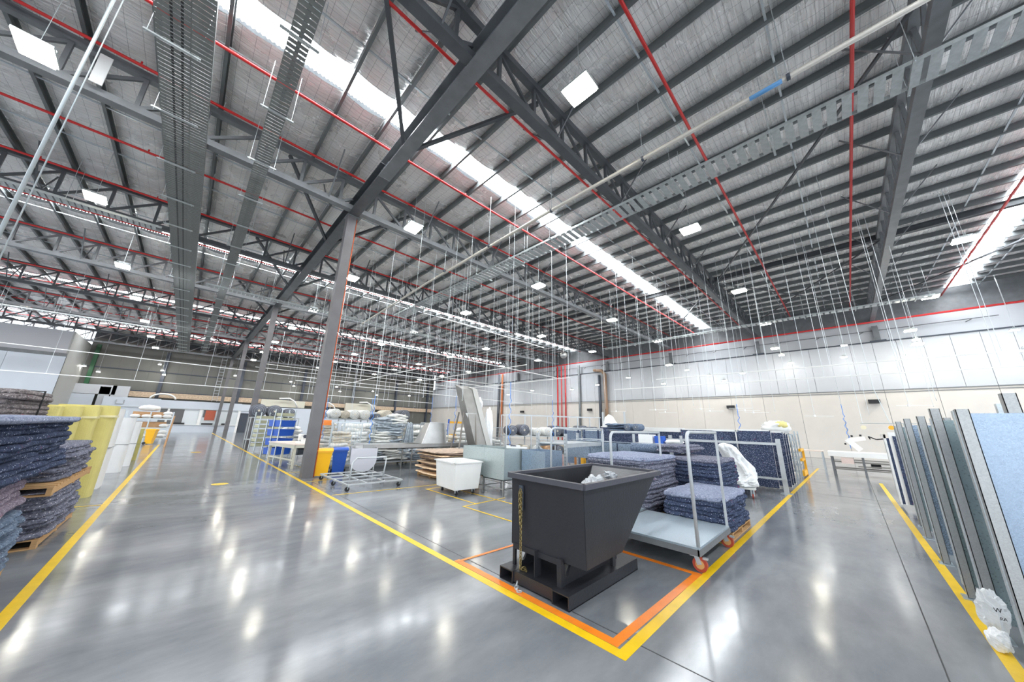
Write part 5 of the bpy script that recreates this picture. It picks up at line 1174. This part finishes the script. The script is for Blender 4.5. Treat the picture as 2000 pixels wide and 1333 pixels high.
specs = [(4.66, -2.9, -.66, 2.0, [(2.22, 2.03, -.05), (1.95, 2.16, .08)], 'nearest bright galvanised sheet stand at the right edge', GALVS),
         (5.85, -2.2, -.66, 1.98, [(1.52, 2.10, -.05), (1.20, 2.05, .08)], 'second galvanised sheet stand from the right edge', MATS['galv_green']),
         (6.95, -2.2, -.66, 1.93, [(1.52, 2.06, -.05), (1.1, 2.1, .08)], 'third galvanised sheet stand from the right edge', MATS['galv_green']),
         (8.45, -2.3, -.66, 1.98, [(1.62, 2.08, -.05), (1.2, 2.1, .08)], 'fourth galvanised sheet stand from the right edge, bluish', GALVS),
         (10.2, -2.4, -.68, 1.98, [(1.70, 2.08, -.05), (1.2, 2.1, .08)], 'fifth galvanised sheet stand from the right edge', MATS['galv_green']),
         (11.4, -2.4, -.72, 1.94, [(1.66, 2.02, -.05), (1.1, 2.0, .08)], 'sixth galvanised sheet stand, next to the white edged panel', GALVS)]
for x, y0, y1, zt, ps, lab, m_ in specs: gframe(lab, x, y0, y1, zt, ps, mats=m_)
t = thing('post_row', 'row of galvanised posts with cross bars behind the nearest sheet stand', 'frame', (5.2, -3.2, 0))
for i, (x, y, z) in enumerate([(.1, 1.62, 2.3), (.5, 1.0, 2.35), (.2, .2, 2.5), (1.6, 1.9, 2.2)]): part('channel_post', MB().cbox(x, y, z/2, .08, .08, z), GALV, t)
part('cross_bar', MB().bar((.1, 1.62, 2.15), (.2, .2, 2.3), .05).bar((.1, 1.62, 2.0), (.2, .2, 2.0), .05), GALV, t)
t = thing('felt_board', 'white edged panel with navy felt at the far end of the galvanised stands', 'panel', (13.6, -1.75, 0))
part('white_board', MB().box(-.02, 0, .1, .06, 1.05, 1.90), WHITE, t); part('felt_face', MB().box(-.05, .06, .12, -.02, .98, 1.80), NAVY, t)
part('felt_strip', MB().box(-.02, 1.05, .12, 1.2, 1.10, 1.74), NAVY, t); part('white_strip', MB().box(-.02, 1.10, 1.74, 1.2, 1.14, 1.84).box(-.02, 1.1, .1, .0, 1.14, 1.84).box(.3, 1.1, .1, .34, 1.14, 1.8), WHITE, t)
part('upright', MB().box(-.13, .62, 0, -.07, .74, 1.55), TUBEG, t); part('rail', MB().box(-.13, .1, 1.22, -.07, .7, 1.30).box(-.13, .1, .36, -.07, .7, .42), TUBEG, t)
t = thing('white_board', 'white rounded panel edge between the galvanised stands and the navy panel', 'panel', (12.1, -2.0, 0)); part('board', MB().box(0, 0, .12, .05, 1.2, 1.88), WHITE, t); part('foot', MB().box(-.1, .9, 0, .2, 1.25, .12), DARK, t)
# plastic bags hanging between the stands
o = solo('plastic_bag', crumple(.05, .10, .17, 22, .3, 51), WRAP, 'crumpled white plastic bag with black letters at the foot of the second stand', 'bag', (5.72, -.66, .24), R(20))
o2 = solo('plastic_bag', crumple(.09, .06, .08, 18, .35, 52), WRAP, 'lower end of white plastic wrapping on the floor by the yellow line', 'bag', (5.48, -.62, .085))
def text(s, size, m_, parent, loc, rot, name='lettering'):
    c = bpy.data.curves.new(name, 'FONT'); c.body = s; c.size = size; c.extrude = .001; c.materials.append(m_); c.align_x = 'CENTER'
    tmp = bpy.data.objects.new(name, c); COL.objects.link(tmp); dg = bpy.context.evaluated_depsgraph_get(); me = bpy.data.meshes.new_from_object(tmp.evaluated_get(dg)); bpy.data.objects.remove(tmp)
    o = ob(name, me, parent, loc, rot=rot); return o
text('W', .05, BLACK, o, (-.068, .0, .02), (pi/2, 0, -pi/2)); text('RA', .035, BLACK, o, (-.068, -.02, -.04), (pi/2, 0, -pi/2))
solo('plastic_wrap', crumple(.10, .45, .55, 26, .5, 53), clear, 'dark crumpled clear plastic bundled behind the nearest galvanised post', 'plastic', (5.05, -1.35, .62))

# ------------------------------------------------------------------ office at the far end of the aisle
OY = 58.9
t = struct('wall_office', MB().box(-6.9, OY, 0, -2.4, OY+.1, 3.95).box(-2.4, OY, 2.95, 5.4, OY+.1, 3.85).box(-2.4, OY, 0, 5.4, OY+.1, .95).box(5.4, OY, 2.6, 6.6, OY+.1, 3.8).box(6.6, OY, 0, 30, OY+.1, 3.6), PANELB)
part('cornice', MB().box(-6.9, OY-.06, 2.86, 6.6, OY, 2.95), TUBEG, t); part('sill', MB().box(-2.4, OY-.08, .92, 5.4, OY, .98), WHITE, t); part('mullion', MB().box(1.3, OY-.03, .95, 1.6, OY+.03, 2.9), WHITE, t); part('mullion', MB().box(-1.6, OY-.03, .95, -1.4, OY+.03, 2.9), WHITE, t); part('mullion', MB().box(5.2, OY-.03, 0, 5.45, OY+.03, 2.9), WHITE, t)
struct('window_1', MB().box(-2.4, OY+.06, .95, 5.4, OY+.09, 2.9), GLASS)
part('dark_interior', MB().box(-2.2, OY+.03, 1.0, -.1, OY+.05, 2.8).box(1.7, OY+.03, 1.9, 2.9, OY+.05, 2.85), mat('dim_interior', (.12, .12, .12), .4), bpy.data.objects['window_1'])
struct('door_1', MB().box(5.5, OY+.08, 0, 6.6, OY+.1, 2.6), DARK)
solo('poster', MB().box(1.9, OY-.02, 1.55, 2.9, OY+.0, 2.8), mat('poster_red', (.45, .10, .05), .5), 'reddish poster inside the far office window', 'poster')
for i, (x, w_) in enumerate([(-.3, 1.0), (2.3, 1.1), (3.9, .35)]): solo('monitor', MB().box(x-w_/2, OY-.12, .98, x+w_/2, OY-.02, 1.18), BLACK, 'black equipment on the far office window sill, %s' % ['left', 'middle', 'right'][i], 'equipment')
struct('wall_office_left', MB().box(-11.5, OY, 0, -7.6, OY+.1, 4.1), PANELB)
solo('floor_bracket', MB().tube([(-5.9, OY-.05, 3.6), (-5.9, OY-.05, 3.2), (-5.3, OY-.05, 3.2), (-5.3, OY-.05, 3.6)], .05, 6), TUBEG, 'grey U shaped handle on the far office fascia', 'handle')
pts = [(-2.3+1.1*math.cos(a), OY+.4, 3.95+.65*math.sin(a)) for a in [pi*i/12 for i in range(13)]]
solo('arched_duct', MB().tube(pts, .10, 8), WHITE, 'white arched duct above the far office', 'duct', smooth=True)
for i, (x0, x1, z0, z1, m_, lab) in enumerate([(-9.2, -6.2, 4.15, 5.2, PANEL, 'large pale grey air duct on the far left office roof'), (-7.4, -6.6, 2.2, 5.0, PANEL, 'grey box duct standing between the office blocks'), (-6.5, -5.2, 3.96, 5.2, PANEL, 'stacked grey plant box on the office roof'), (7.5, 13, 3.7, 4.7, MATS['cream_enamel'], 'pale machine housing on the office roof behind the dark rolls'), (19, 24, 3.65, 4.9, MATS['cream_enamel'], 'pale machine housing on the office roof behind the grey bundles')]):
    solo('roof_plant', MB().box(x0, OY+.2, z0, x1, OY+.8, z1), m_, lab, 'duct')
for i, (x, z) in enumerate([(9.5, 4.9), (15, 4.6), (21, 5.1)]):
    solo('flex_duct', MB().tube([(x, OY-.2, z), (x+1.3, OY-.2, z+.1), (x+2.0, OY-.2, z-.3), (x+2.5, OY-.2, z-1.2)], .1, 8), WHITE, 'white bent pipe over the office roof, %s' % ['left', 'middle', 'right'][i], 'duct', smooth=True)
for x, lab in ((2.4, 'grey ladder frame against the back wall, left of the third column'),):
    t = thing('wall_ladder', lab, 'ladder', (x-.2, BY-.35, 4.0)); part('rail', MB().box(0, 0, 0, .05, .05, 6).box(.5, 0, 0, .55, .05, 6), TUBEG, t)
    for i in range(14): part('rung', MB().box(.05, 0, .2+i*.42, .5, .05, .24+i*.42), TUBEG, t)
